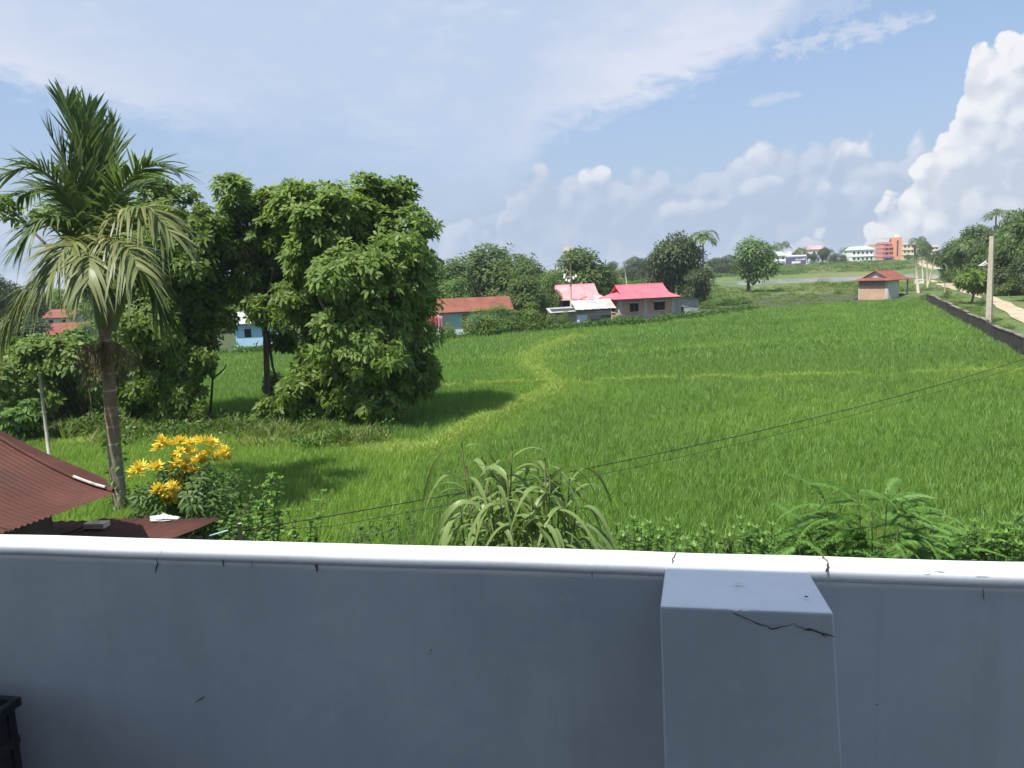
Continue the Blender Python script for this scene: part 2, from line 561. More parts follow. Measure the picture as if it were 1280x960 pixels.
def build_balcony():
    mt, t, out = new_mat('blue_grey_paint')
    pos = t.node('ShaderNodeTexCoord').outputs['Object']
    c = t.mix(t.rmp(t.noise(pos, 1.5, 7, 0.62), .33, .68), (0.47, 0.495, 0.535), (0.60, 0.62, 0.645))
    streak = t.noise(t.vm('MULTIPLY', pos, (10, 10, .55)), 1.3, 6, 0.62)
    c = t.mix(t.m('MULTIPLY', t.rmp(streak, .48, .72), 0.55), c, (0.44, 0.46, 0.485))
    c = t.mix(t.m('MULTIPLY', t.rmp(t.noise(pos, 2.3, 7, .68), .52, .72), .6), c, (0.52, 0.60, 0.575))
    c = t.mix(t.m('MULTIPLY', t.rmp(t.noise(pos, 11, 6, .7), .50, .75), .30), c, (0.68, 0.69, 0.70))
    c = t.mix(t.m('MULTIPLY', t.rmp(t.noise(pos, 55, 3, .6), .76, .8), .6), c, (0.7, 0.7, 0.7))
    c = t.mix(t.m('MULTIPLY', t.rmp(t.noise(pos, 38, 2, .6), .785, .80), .8), c, (0.14, 0.14, 0.14))
    b = t.node('ShaderNodeBsdfPrincipled'); t.put(b.inputs['Base Color'], c); b.inputs['Roughness'].default_value = 0.55
    bn = t.node('ShaderNodeBump'); bn.inputs['Strength'].default_value = 0.35; bn.inputs['Distance'].default_value = 0.004
    hh = t.m('ADD', t.noise(pos, 6, 6, .65), t.m('MULTIPLY', t.noise(pos, 140, 3, .5), .15))
    t.l.new(hh, bn.inputs['Height']); t.l.new(bn.outputs[0], b.inputs['Normal'])
    t.l.new(b.outputs[0], out.inputs[0])
    paint = mt
    top = mat('lightened_top_paint', (0.66, 0.69, 0.73), (0.71, 0.74, 0.77), 5, 0.5, 0.12, 40, c3=(0.58, 0.59, 0.61), scale3=4.0, lo3=.54, hi3=.80)  # lighter than the wall colour, standing in for stronger skylight on the tops
    par = thing('parapet_wall', 'blue grey plastered parapet wall with rounded white-lit coping and projecting pillar', 'wall', wl(0, d_in, ZFL))
    L0, L1 = -3.2, 3.4
    # coping: rounded section swept along the wall
    wd = d_out - d_in
    prof = [(d_in + 0.012, -0.024), (d_in + 0.0028, -0.021), (d_in + 0.0005, -0.014), (d_in + 0.0005, -0.008), (d_in + 0.0035, -0.0028), (d_in + 0.010, -0.0004), (d_in + wd * .5, 0.0015), (d_out - 0.012, -0.001), (d_out, -0.010), (d_out + 0.006, -0.03), (d_out + 0.006, -0.06), (d_out - 0.01, -0.065)]
    A = np.linspace(L0, L1, 90)
    V = []; F = []
    wob = np.cumsum(rng.normal(0, .0006, len(A))); wob -= np.linspace(wob[0], wob[-1], len(A))
    for i, a in enumerate(A):
        for (n, z) in prof:
            V.append(wl(a, n, ZTOP + z + wob[i]))
    k = len(prof)
    for i in range(len(A) - 1):
        for j in range(k):
            F.append((i * k + j, i * k + (j + 1) % k, (i + 1) * k + (j + 1) % k, (i + 1) * k + j))
    cb = MB().add(V, F)
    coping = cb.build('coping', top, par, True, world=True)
    # wall panel
    pil_l = (gp(825, 757, ZTOP - .004), gp(1043, 769, ZTOP - .004))
    a0, a1 = float(pil_l[0] @ AX), float(pil_l[1] @ AX)
    pn = float(((pil_l[0] + pil_l[1]) / 2) @ NX)
    for (x0, x1) in ((L0, a0 + .02), (a0 + .02, a1 - .02), (a1 - .02, L1)):
        w = MB(); Vv = [wl(a, n, z) for z in (ZFL - .1, ZTOP - .014) for n in (d_in + .004, d_out - .004) for a in (x0, x1)]
        w.add(Vv, [(0, 2, 3, 1), (4, 5, 7, 6), (0, 1, 5, 4), (2, 6, 7, 3), (0, 4, 6, 2), (1, 3, 7, 5)])
        w.build('wall_panel', paint, par, world=True)
    p = MB()
    zt = ZTOP - 0.003
    b0, b1 = a0 + .010, a1 - .010
    Vv = [wl(a0 + .03, pn, ZFL - .1), wl(a1 + .075, pn, ZFL - .1), wl(b1, d_in + .03, ZFL - .1), wl(b0, d_in + .03, ZFL - .1), wl(a0, pn, zt), wl(a1, pn, zt), wl(b1, d_in + .03, zt), wl(b0, d_in + .03, zt)]
    p.add(Vv, [(0, 1, 5, 4), (1, 2, 6, 5), (3, 0, 4, 7), (4, 5, 6, 7), (2, 3, 7, 6)])
    pil = p.build('pillar', paint, par, world=True, bevel=0.004)
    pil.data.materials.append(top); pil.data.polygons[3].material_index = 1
    # cracks: thin open fissures
    dark = mat('crack_dark', (0.05, 0.035, 0.03), (0.12, 0.075, 0.055), 30, .95)

    def crack(pts, w, up, parent):
        c = MB(); P = [np.array(q) for q in pts]
        n = len(P); Vv = []
        upv = np.array(up, float)
        for i, q in enumerate(P):
            d = unit(P[min(i + 1, n - 1)] - P[max(i - 1, 0)])
            s = unit(np.cross(d, upv))
            ww = w * (0.35 + 0.9 * rng.random()) * (1 if 0 < i < n - 1 else .3)
            Vv += [q - s * ww + upv * .0012, q + s * ww + upv * .0012]
        c.add(Vv, [(2 * i, 2 * i + 1, 2 * i + 3, 2 * i + 2) for i in range(n - 1)])
        c.build('crack', dark, parent, world=True)

    def jag(P, k, amp):
        P = [np.array(p, float) for p in P]; out = []
        for i in range(len(P) - 1):
            for j in range(k):
                q = P[i] + (P[i + 1] - P[i]) * j / k
                if j or i: q = q + rng.normal(0, amp, 2)
                out.append(q)
        out.append(P[-1]); return out
    Zc = ZTOP + .002
    par_in = par
    for pts, w in (([(846, 690), (842, 698), (839, 705)], .0018), ([(1028, 695), (1033, 702), (1036, 709), (1032, 716)], .0024)):
        crack([gp(x, y, Zc) for x, y in jag(pts, 4, .9)], w, (0, 0, 1), par_in)
    crack([gp(x, y, Zc) for x, y in jag([(223, 671), (205, 684), (197, 689)], 3, .5)], .0006, (0, 0, 1), par_in)
    crack([gp(x, y, Zc) for x, y in jag([(352, 677), (336, 690)], 3, .5)], .0004, (0, 0, 1), par_in)
    crack([gp(x, y, Zc) for x, y in jag([(604, 681), (582, 700)], 3, .5)], .0004, (0, 0, 1), par_in)

    def on_plane(px, py, n0):
        d = ray(px, py); return EYE + d * ((n0 - EYE @ NX) / (d @ NX))
    crack([on_plane(x, y, d_in + .003) for x, y in jag([(196, 692), (198, 704), (193, 717)], 4, .6)], .0016, -NX, par_in)
    crack([on_plane(x, y, d_in + .003) for x, y in jag([(838, 716), (835, 728)], 3, .5)], .0022, -NX, par_in)
    crack([on_plane(x, y, d_in + .003) for x, y in jag([(1229, 733), (1230, 752)], 3, .5)], .0008, -NX, par_in)
    crack([on_plane(x, y, pn - .001) for x, y in jag([(916, 766), (938, 776), (964, 786), (992, 780), (1012, 788), (1044, 796)], 4, .9)], .0010, -NX, par_in)
    crack([on_plane(x, y, pn - .001) for x, y in jag([(1003, 786), (1022, 790), (1034, 796)], 3, .6)], .0013, -NX, par_in)
    # nail hole and flakes on the pillar top, drips and specks under the coping
    h = MB(); q = gp(1008, 746.5, ZTOP + .001)
    h.add([q + np.array([.0032 * math.cos(k), .0036 * math.sin(k), .0012]) for k in np.linspace(0, 2 * math.pi, 9)[:-1]], [tuple(range(8))])
    h.build('nail_hole', dark, par, world=True)
    flake = mat('bare_plaster', (0.62, 0.60, 0.57), (0.72, 0.7, 0.66), 60, .9)
    for (x, y, s) in ((923, 729, .008), (955, 751, .004), (920, 763, .006), (932, 764, .005), (1175, 714, .008), (1228, 722, .009), (700, 699, .005), (1159, 716, .004)):
        q = gp(x, y, ZTOP + .0015); fl = MB()
        fl.add([q + AX * (s * (1 + .5 * rng.random()) * math.cos(k)) + NX * (s * .4 * (.5 + rng.random()) * math.sin(k)) + np.array([0, 0, .001]) for k in np.linspace(0, 2 * math.pi, 9)[:-1]], [tuple(range(8))])
        fl.build('paint_flake', flake, par, world=True)
    for (x, y, w, hgt_) in ((279, 702, .002, .012), (396, 710, .003, .008), (315, 703, .001, .01), (860 - 120, 716, .001, .012)):
        q = on_plane(x, y, d_in + .003)
        s = MB(); s.add([q - NX * .0012 + AX * w * a + np.array([0, 0, hgt_ * b]) for a, b in ((-1, .9), (1, 1), (.5, -1), (-.3, -.8))], [(0, 1, 2, 3)])
        s.build('stain', dark, par, world=True)
    s = MB(); q0 = on_plane(256, 869, d_in + .003); q1 = on_plane(246, 878, d_in + .003)
    s.add([q0 - NX * .0012 + AX * .002, q0 - NX * .0012 - AX * .003 - np.array([0, 0, .006]), q1 - NX * .0012 - AX * .002, q1 - NX * .0012 + np.array([0, 0, .003])], [(0, 1, 2, 3)])
    s.build('stain', dark, par, world=True)
    # floor, back wall and roof slab over the balcony (all behind or above the frame)
    plaster = mat('plain_plaster', (0.45, 0.47, 0.49), (0.50, 0.52, 0.54), 2, .8, .2, 60)
    conc = mat('floor_screed', (0.24, 0.235, 0.23), (0.29, 0.285, 0.275), 2, .8, .3, 40)

    def slab(name, a_0, a_1, n0, n1, z0, z1, mt, label):
        w = MB(); w.add([wl(a, n, z) for z in (z0, z1) for n in (n0, n1) for a in (a_0, a_1)], [(0, 2, 3, 1), (4, 5, 7, 6), (0, 1, 5, 4), (2, 6, 7, 3), (0, 4, 6, 2), (1, 3, 7, 5)])
        tag(w.build(name, mt), label, kind='structure')
    slab('balcony_floor', L0, L1, -1.6, d_in + .003, ZFL - .15, ZFL, conc, 'balcony floor')
    slab('house_back_wall', L0, L1, -1.8, -1.602, 0, ZTOP + 2.598, plaster, 'wall of the house behind the balcony')
    sn = SUND @ NX
    Hr = 2.6
    off = -sn / SUND[2] * (Hr + .12)            # how far the slab's shadow edge lies in front of the slab edge
    slab('balcony_roof', L0 - .4, .85, -1.9, d_in + 0.005 - off, ZTOP + Hr, ZTOP + Hr + .12, plaster, 'roof slab shading the balcony')
    slab('left_darkening_wall', -2.3, -2.15, -1.6, d_in - 1.9, ZFL + .001, ZTOP + Hr - .002, plaster, 'unseen wall added to darken the left of the balcony')  # added out of view to keep skylight off the left side
    slab('house_lower_wall', L0, L1, d_out - .12, d_out - .006, 0, ZFL - .102, plaster, 'outer wall of the storey below')
    return a0, a1, pn


PIL = build_balcony()


def build_crates():
    plastic = mat('dark_plastic', (0.022, 0.022, 0.022), (0.035, 0.034, 0.032), 8, .6, .15, 50)
    # right-back corner of the topmost rim at pixel (27, 869), standing a hand's breadth off the wall
    d = ray(27, 869); nn = d_in - 0.06
    c = EYE + d * ((nn - EYE @ NX) / (d @ NX))
    ztop = c[2]
    a1 = float(c @ AX)
    Lc, Wc, H = .52, .36, .235
    n = 3
    for k in range(n):
        top = ztop - k * (H - .012)
        base = wl(a1 - Lc / 2 + (k * .006), nn - Wc / 2, top - H)
        lab = ['dark plastic crate, topmost of the stack against the parapet', 'dark plastic crate in the middle of the stack against the parapet', 'dark plastic crate at the bottom of the stack against the parapet'][k]
        t = thing('plastic_crate', lab, 'crate', base, -YAW, 'crates stacked on the balcony')
        x0, x1, y0, y1 = -Lc / 2, Lc / 2, -Wc / 2, Wc / 2
        MB().box(x0 + .015, x1 - .015, y0 + .015, y1 - .015, 0.002, .012).build('bottom', plastic, t)
        r = MB()
        for zz in (H - .022, H * .55, .012):
            o = 0 if zz > H * .7 else .008
            r = MB()
            hh = .02
            r.box(x0 + o, x1 - o, y0 + o, y0 + o + .014, zz, zz + hh); r.box(x0 + o, x1 - o, y1 - o - .014, y1 - o, zz, zz + hh)
            r.box(x0 + o, x0 + o + .014, y0 + o + .014, y1 - o - .014, zz, zz + hh); r.box(x1 - o - .014, x1 - o, y0 + o + .014, y1 - o - .014, zz, zz + hh)
            r.build('rim', plastic, t, bevel=.003)
        for sx in (x0 + .011, x1 - .029):
            for sy in (y0 + .011, y1 - .029):
                MB().box(sx, sx + .018, sy, sy + .018, .033, H - .023).build('corner_post', plastic, t)
        for (xa, xb, ya, yb) in ((x0 + .032, x1 - .032, y0 + .014, y0 + .019), (x0 + .032, x1 - .032, y1 - .019, y1 - .014), (x0 + .014, x0 + .019, y0 + .032, y1 - .032), (x1 - .019, x1 - .014, y0 + .032, y1 - .032)):
            MB().box(xa, xb, ya, yb, .034, H - .024).build('side_panel', plastic, t)
    bottom = ztop - (n - 1) * (H - .012) - H
    if bottom > ZFL + .03:            # what the stack stands on
        base = wl(a1 - Lc / 2 + .02, nn - Wc / 2, ZFL)
        s = thing('wooden_stool', 'low wooden stool under the crate stack', 'stool', base, -YAW)
        wood = mat('old_wood', (0.10, 0.075, 0.05), (0.16, 0.12, 0.08), 6, .8, .3, 30)
        hh = bottom - ZFL - .001
        MB().box(-.24, .24, -.17, .17, hh - .02, hh).build('seat', wood, s)
        for sx in (-.22, .18):
            for sy in (-.15, .11):
                MB().box(sx, sx + .04, sy, sy + .04, 0, hh - .021).build('leg', wood, s)


build_crates()

# ------------------------------------------------------------------ rice, bunds and weeds as instanced stuff
def tuft_mesh(name, n, h, spread, w, seed, mt, prof=LEAF4, lean=0.35, droop=.25, bend=.26):
    g = np.random.default_rng(seed)
    th = g.uniform(0, 2 * math.pi, n)
    P = np.stack([g.normal(0, spread, n), g.normal(0, spread, n), np.zeros(n)], -1)
    tl = g.uniform(.05, lean, n)
    D = np.stack([np.cos(th) * tl, np.sin(th) * tl, np.ones(n)], -1)
    th2 = th + g.normal(0, .8, n)
    N = np.stack([np.cos(th2), np.sin(th2), np.zeros(n)], -1)
    L = h * g.uniform(.6, 1.05, n)
    V, F = strips(P, D, N, L, w * g.uniform(.7, 1.3, n), droop * g.uniform(0, 1, n), prof)
    # let the tips bend outwards
    k = len(prof[0]); V = V.reshape(n, k, 2, 3)
    for i, t in enumerate(prof[0]):
        V[:, i, :, 0] += (np.cos(th) * L * bend * t ** 2.2)[:, None]; V[:, i, :, 1] += (np.sin(th) * L * bend * t ** 2.2)[:, None]
    return np_mesh(name, V.reshape(-1, 3), F, mt)


def scatter(name, pts, rot, scl, idx, protos, label, cat=None):
    """one object of kind stuff: the prototypes (never linked to the scene) are drawn at the points"""
    me = bpy.data.meshes.new(name)
    me.vertices.add(len(pts)); me.vertices.foreach_set('co', np.ascontiguousarray(pts, np.float32).ravel())
    for nm, typ, key, a in (('rot', 'FLOAT_VECTOR', 'vector', rot), ('scl', 'FLOAT_VECTOR', 'vector', scl), ('idx', 'INT', 'value', idx)):
        at_ = me.attributes.new(nm, typ, 'POINT')
        at_.data.foreach_set(key, np.ascontiguousarray(a, np.int32 if typ == 'INT' else np.float32).ravel())
    me.update()
    o = link(name, me)
    ng = bpy.data.node_groups.new(name, 'GeometryNodeTree')
    ng.interface.new_socket('Geometry', in_out='INPUT', socket_type='NodeSocketGeometry')
    ng.interface.new_socket('Geometry', in_out='OUTPUT', socket_type='NodeSocketGeometry')
    N = ng.nodes; Lk = ng.links
    gi = N.new('NodeGroupInput'); go = N.new('NodeGroupOutput')
    mp = N.new('GeometryNodeMeshToPoints'); Lk.new(gi.outputs[0], mp.inputs['Mesh'])
    jn = N.new('GeometryNodeJoinGeometry')
    for me_ in protos[::-1]:
        po = bpy.data.objects.new(me_.name, me_)
        oi = N.new('GeometryNodeObjectInfo'); oi.inputs['Object'].default_value = po; oi.inputs['As Instance'].default_value = True
        Lk.new(oi.outputs['Geometry'], jn.inputs[0])
    ip = N.new('GeometryNodeInstanceOnPoints')
    Lk.new(mp.outputs[0], ip.inputs['Points']); Lk.new(jn.outputs[0], ip.inputs['Instance'])
    ip.inputs['Pick Instance'].default_value = True

    def attr(nm, typ):
        a = N.new('GeometryNodeInputNamedAttribute'); a.data_type = typ; a.inputs['Name'].default_value = nm
        return a.outputs['Attribute']
    Lk.new(attr('idx', 'INT'), ip.inputs['Instance Index'])
    er = N.new('FunctionNodeEulerToRotation'); Lk.new(attr('rot', 'FLOAT_VECTOR'), er.inputs[0])
    Lk.new(er.outputs[0], ip.inputs['Rotation'])
    Lk.new(attr('scl', 'FLOAT_VECTOR'), ip.inputs['Scale'])
    Lk.new(ip.outputs[0], go.inputs[0])
    md = o.modifiers.new('scatter', 'NODES'); md.node_group = ng
    return tag(o, label, cat, kind='stuff')


def in_poly(x, y, poly):
    inside = np.zeros(len(x), bool); n = len(poly)
    for i in range(n):
        x1, y1 = poly[i]; x2, y2 = poly[(i + 1) % n]
        c = ((y1 > y) != (y2 > y)) & (x < (x2 - x1) * (y - y1) / (y2 - y1 + 1e-12) + x1)
        inside ^= c
    return inside


def dist_poly(x, y, pts):
    d = np.full(len(x), 1e9)
    for (x1, y1), (x2, y2) in zip(pts[:-1], pts[1:]):
        dx, dy = x2 - x1, y2 - y1
        t = np.clip(((x - x1) * dx + (y - y1) * dy) / (dx * dx + dy * dy + 1e-9), 0, 1)
        d = np.minimum(d, np.hypot(x - x1 - t * dx, y - y1 - t * dy))
    return d


FAR_PX = [(-40, 470), (100, 452), (315, 437), (430, 430), (540, 424), (640, 413), (700, 408.5), (760, 404), (800, 402), (880, 392.5), (945, 383.5), (1040, 377), (1075, 374.5), (1140, 371)]
FAR = [gp(px, py, RICE_Z)[:2] for px, py in FAR_PX]
FIELD = [(-34, 11.5), (-60, 30)] + [tuple(p) for p in FAR] + [(p[0] - .25, p[1]) for p in WALL[::-1]] + [(14, 11.5)]
BUND_A = [gp(px, py, .25)[:2] for px, py in [(530, 562), (566, 544), (600, 525), (640, 506), (678, 492), (694, 483), (690, 474), (672, 463), (664, 452), (668, 441), (690, 430), (722, 419)]]
BUND_B = [gp(px, py, .25)[:2] for px, py in [(560, 482), (640, 478), (694, 477), (780, 474), (870, 471), (1000, 469), (1120, 466), (1290, 462)]]
BUND_C = [gp(px, py, .2)[:2] for px, py in [(-60, 548), (60, 545), (150, 545), (260, 540), (360, 545), (470, 552), (530, 560)]]
BUND_D = [gp(px, py, .3)[:2] for px, py in [(545, 446), (664, 446), (800, 436), (1000, 424), (1180, 420)]]
BUND_A = [tuple(p) for p in densify([(*p, 0) for p in BUND_A], .8)[:, :2]]


def noise2(x, y, s, seed):
    g = np.random.default_rng(seed)
    v = 0
    for o in range(4):
        for _ in range(3):
            a = g.uniform(0, 2 * math.pi); k = 2 * math.pi / s * (2 ** o) * g.uniform(.7, 1.3)
            v = v + np.sin((x * math.cos(a) + y * math.sin(a)) * k + g.uniform(0, 6.3)) / (1.7 ** o)
    return v / 3


def build_rice():
    rice = leaf_mat('rice_blades', (0.098, 0.205, 0.034), (0.145, 0.275, 0.048), (0.22, 0.33, 0.075), trans=.42, rough=.45, wscale=.045, wc=(0.165, 0.300, 0.050), wlo=.44, whi=.66)
    yel = leaf_mat('young_rice_blades', (0.170, 0.300, 0.045), (0.245, 0.385, 0.060), (0.31, 0.40, 0.09), trans=.42, rough=.45)
    grs = leaf_mat('bund_grass_blades', (0.20, 0.31, 0.05), (0.29, 0.39, 0.075), (0.36, 0.36, 0.12), trans=.4, rough=.55)
    protos = [tuft_mesh('rice_tuft', 22, .43, .05, .0105, 10 + i, rice, lean=.24, droop=.12) for i in range(4)]
    protos += [tuft_mesh('young_rice_tuft', 20, .42, .05, .0105, 20 + i, yel, lean=.24, droop=.12) for i in range(3)]
    protos += [tuft_mesh('grass_tuft', 18, .26, .07, .014, 30 + i, grs, lean=.8, droop=.5) for i in range(3)]
    # broad, sparse-bladed tufts for the far half
    protos += [tuft_mesh('rice_tuft_far', 20, .48, .11, .026, 40 + i, rice, LEAF3) for i in range(3)]
    protos += [tuft_mesh('young_rice_tuft_far', 18, .48, .11, .026, 50 + i, yel, LEAF3) for i in range(2)]
    pts = []
    for y0, y1, s in ((11.5, 26, .145), (26, 42, .18), (42, 62, .26), (62, 116, .37)):
        w = 0.80 * y1 + 3
        xs = np.arange(-w, w, s); ys = np.arange(y0, y1, s)
        X, Y = np.meshgrid(xs, ys); X = X.ravel(); Y = Y.ravel()
        X = X + rng.uniform(-.42, .42, len(X)) * s; Y = Y + rng.uniform(-.42, .42, len(Y)) * s
        k = (np.abs(X) < .78 * Y + 2.5) & in_poly(X, Y, FIELD)
        pts.append(np.stack([X[k], Y[k], np.full(k.sum(), float(y0 >= 42))], -1))
    Q = np.concatenate(pts)
    X, Y, farf = Q.T
    dA, dB, dC, dD = (dist_poly(X, Y, b) for b in (BUND_A, BUND_B, BUND_C, BUND_D))
    bund = (dA < .42 + .12 * noise2(X, Y, 3, 1)) | (dB < .22 + .08 * noise2(X, Y, 2, 2)) | (dC < 1.0 + .4 * noise2(X, Y, 4, 3))
    nz = noise2(X, Y, 22, 5) + .35 * noise2(X, Y, 5, 6)
    # young, yellower rice: the plot this side of the trees, strips along the bunds, patches
    left = in_poly(X, Y, [tuple(p) for p in BUND_C] + [tuple(BUND_A[0]), tuple(gp(505, 640, .4)[:2]), (-3, 11), (-40, 11)])
    pr = .04 + .80 * (left & (nz > -.45)) + .75 * smooth(2.6, .5, dA) + .42 * smooth(.40, 1.2, nz) + .5 * smooth(1.4, .3, dD) + .4 * smooth(2.5, .5, dB) * (nz > 0)
    pr += .65 * smooth(60, 68, Y) * smooth(0.0, 1.0, noise2(X * .35, Y * 1.4, 16, 8)) + .35 * smooth(30, 24, Y) * (X < -6)
    young = rng.random(len(X)) < pr
    idx = np.where(young, rng.integers(4, 7, len(X)), rng.integers(0, 4, len(X)))
    idx = np.where((farf > 0) & ~young, rng.integers(10, 13, len(X)), idx)
    idx = np.where((farf > 0) & young, rng.integers(13, 15, len(X)), idx)
    idx = np.where(bund, rng.integers(7, 10, len(X)), idx)
    sc_ = rng.uniform(.82, 1.16, len(X)) * (1 + .10 * noise2(X, Y, 9, 9))
    keep = rng.random(len(X)) > np.where(bund, .15, .03)
    # thin, gappy strip where bund B shows its earth
    keep &= ~((dB < .13) & (noise2(X, Y, 2.5, 12) > -.1))
    keep &= ~((dA < .16) & (noise2(X, Y, 3.5, 14) > .5))
    z = np.where(bund, hgt(X, Y) + .10, hgt(X, Y) - .01)
    P = np.stack([X, Y, z], -1)[keep]; idx = idx[keep]; sc_ = sc_[keep]
    for pts_, hw, n_, gap in ((BUND_A, .40, 6500, .9), (BUND_B, .22, 2800, .0)):      # thick short grass on the bunds
        Cb = np.array(pts_); ii = rng.integers(0, len(Cb) - 1, n_) if pts_ is BUND_A else np.minimum((rng.random(n_) * (len(Cb) - 1)).astype(int), len(Cb) - 2)
        tt = rng.random(n_)[:, None]; Qb = Cb[ii] * (1 - tt) + Cb[ii + 1] * tt + rng.normal(0, hw * .45, (n_, 2))
        kk = noise2(Qb[:, 0], Qb[:, 1], 2.2, 21) < gap
        Qb = Qb[kk]; P = np.concatenate([P, np.stack([Qb[:, 0], Qb[:, 1], np.full(len(Qb), .12)], -1)])
        idx = np.concatenate([idx, rng.integers(7, 10, len(Qb))]); sc_ = np.concatenate([sc_, rng.uniform(.8, 1.5, len(Qb))])
    n = len(P)
    rot = np.stack([rng.normal(0, .10, n), rng.normal(0, .10, n), rng.uniform(0, 6.28, n)], -1)
    s3 = np.stack([sc_] * 3, -1); s3[:, 2] *= rng.uniform(.88, 1.1, n)
    scatter('rice_crop', P, rot, s3, idx, protos, 'dense green rice crop filling the whole paddy field')
    print('rice tufts', n)
    # low earthen bunds
    mt = mat('bund_earth', (0.10, 0.085, 0.05), (0.15, 0.16, 0.05), 1.5, .95, .5, 8, world=True)
    for pts, hw, h in ((BUND_A, .5, .13), (BUND_B, .35, .16), (BUND_C, 1.3, .14)):
        C = densify([(*p, 0) for p in pts], 1.0)[:, :2]
        d = unit(np.gradient(C, axis=0)); s = np.stack([d[:, 1], -d[:, 0]], -1)
        rows = []
        for k in np.linspace(-1, 1, 7):
            xy = C + s * hw * k
            rows.append(np.stack([xy[:, 0], xy[:, 1], hgt(xy[:, 0], xy[:, 1]) - .02 + (h + .03) * (1 - k * k)], -1))
        V = np.stack(rows, 1).reshape(-1, 3); i = np.arange(len(V)).reshape(-1, 7)
        F = np.stack([i[:-1, :-1], i[:-1, 1:], i[1:, 1:], i[1:, :-1]], -1).reshape(-1, 4)
        tag(link('field_path', np_mesh('field_path', V, F, mt, True)), 'low grassy earth bund between the rice plots', kind='structure')


build_rice()


def bush_mesh(name, n, r, h, leafL, leafW, seed, mt, prof=LEAF3, upright=.3):
    g = np.random.default_rng(seed)
    d = unit(g.normal(0, 1, (n, 3))); d[:, 2] = np.abs(d[:, 2])
    rad = g.uniform(.35, 1.0, n) ** .6
    lump = 1 + .25 * np.sin(d[:, 0] * 5 + seed) * np.sin(d[:, 1] * 4 + 2 * seed) + .2 * np.sin(d[:, 2] * 7 + seed)
    P = d * (rad * lump)[:, None] * np.array([r, r, h])
    D = unit(d * np.array([1, 1, .6]) + g.normal(0, .5, (n, 3)) + np.array([0, 0, upright]))
    N = unit(np.cross(D, np.cross(np.array([0, 0, 1.0]) + g.normal(0, .5, (n, 3)), D)))
    V, F = strips(P, D, N, leafL * g.uniform(.6, 1.25, n), leafW * g.uniform(.7, 1.2, n), g.uniform(.1, .5, n), prof)
    return np_mesh(name, V, F, mt)


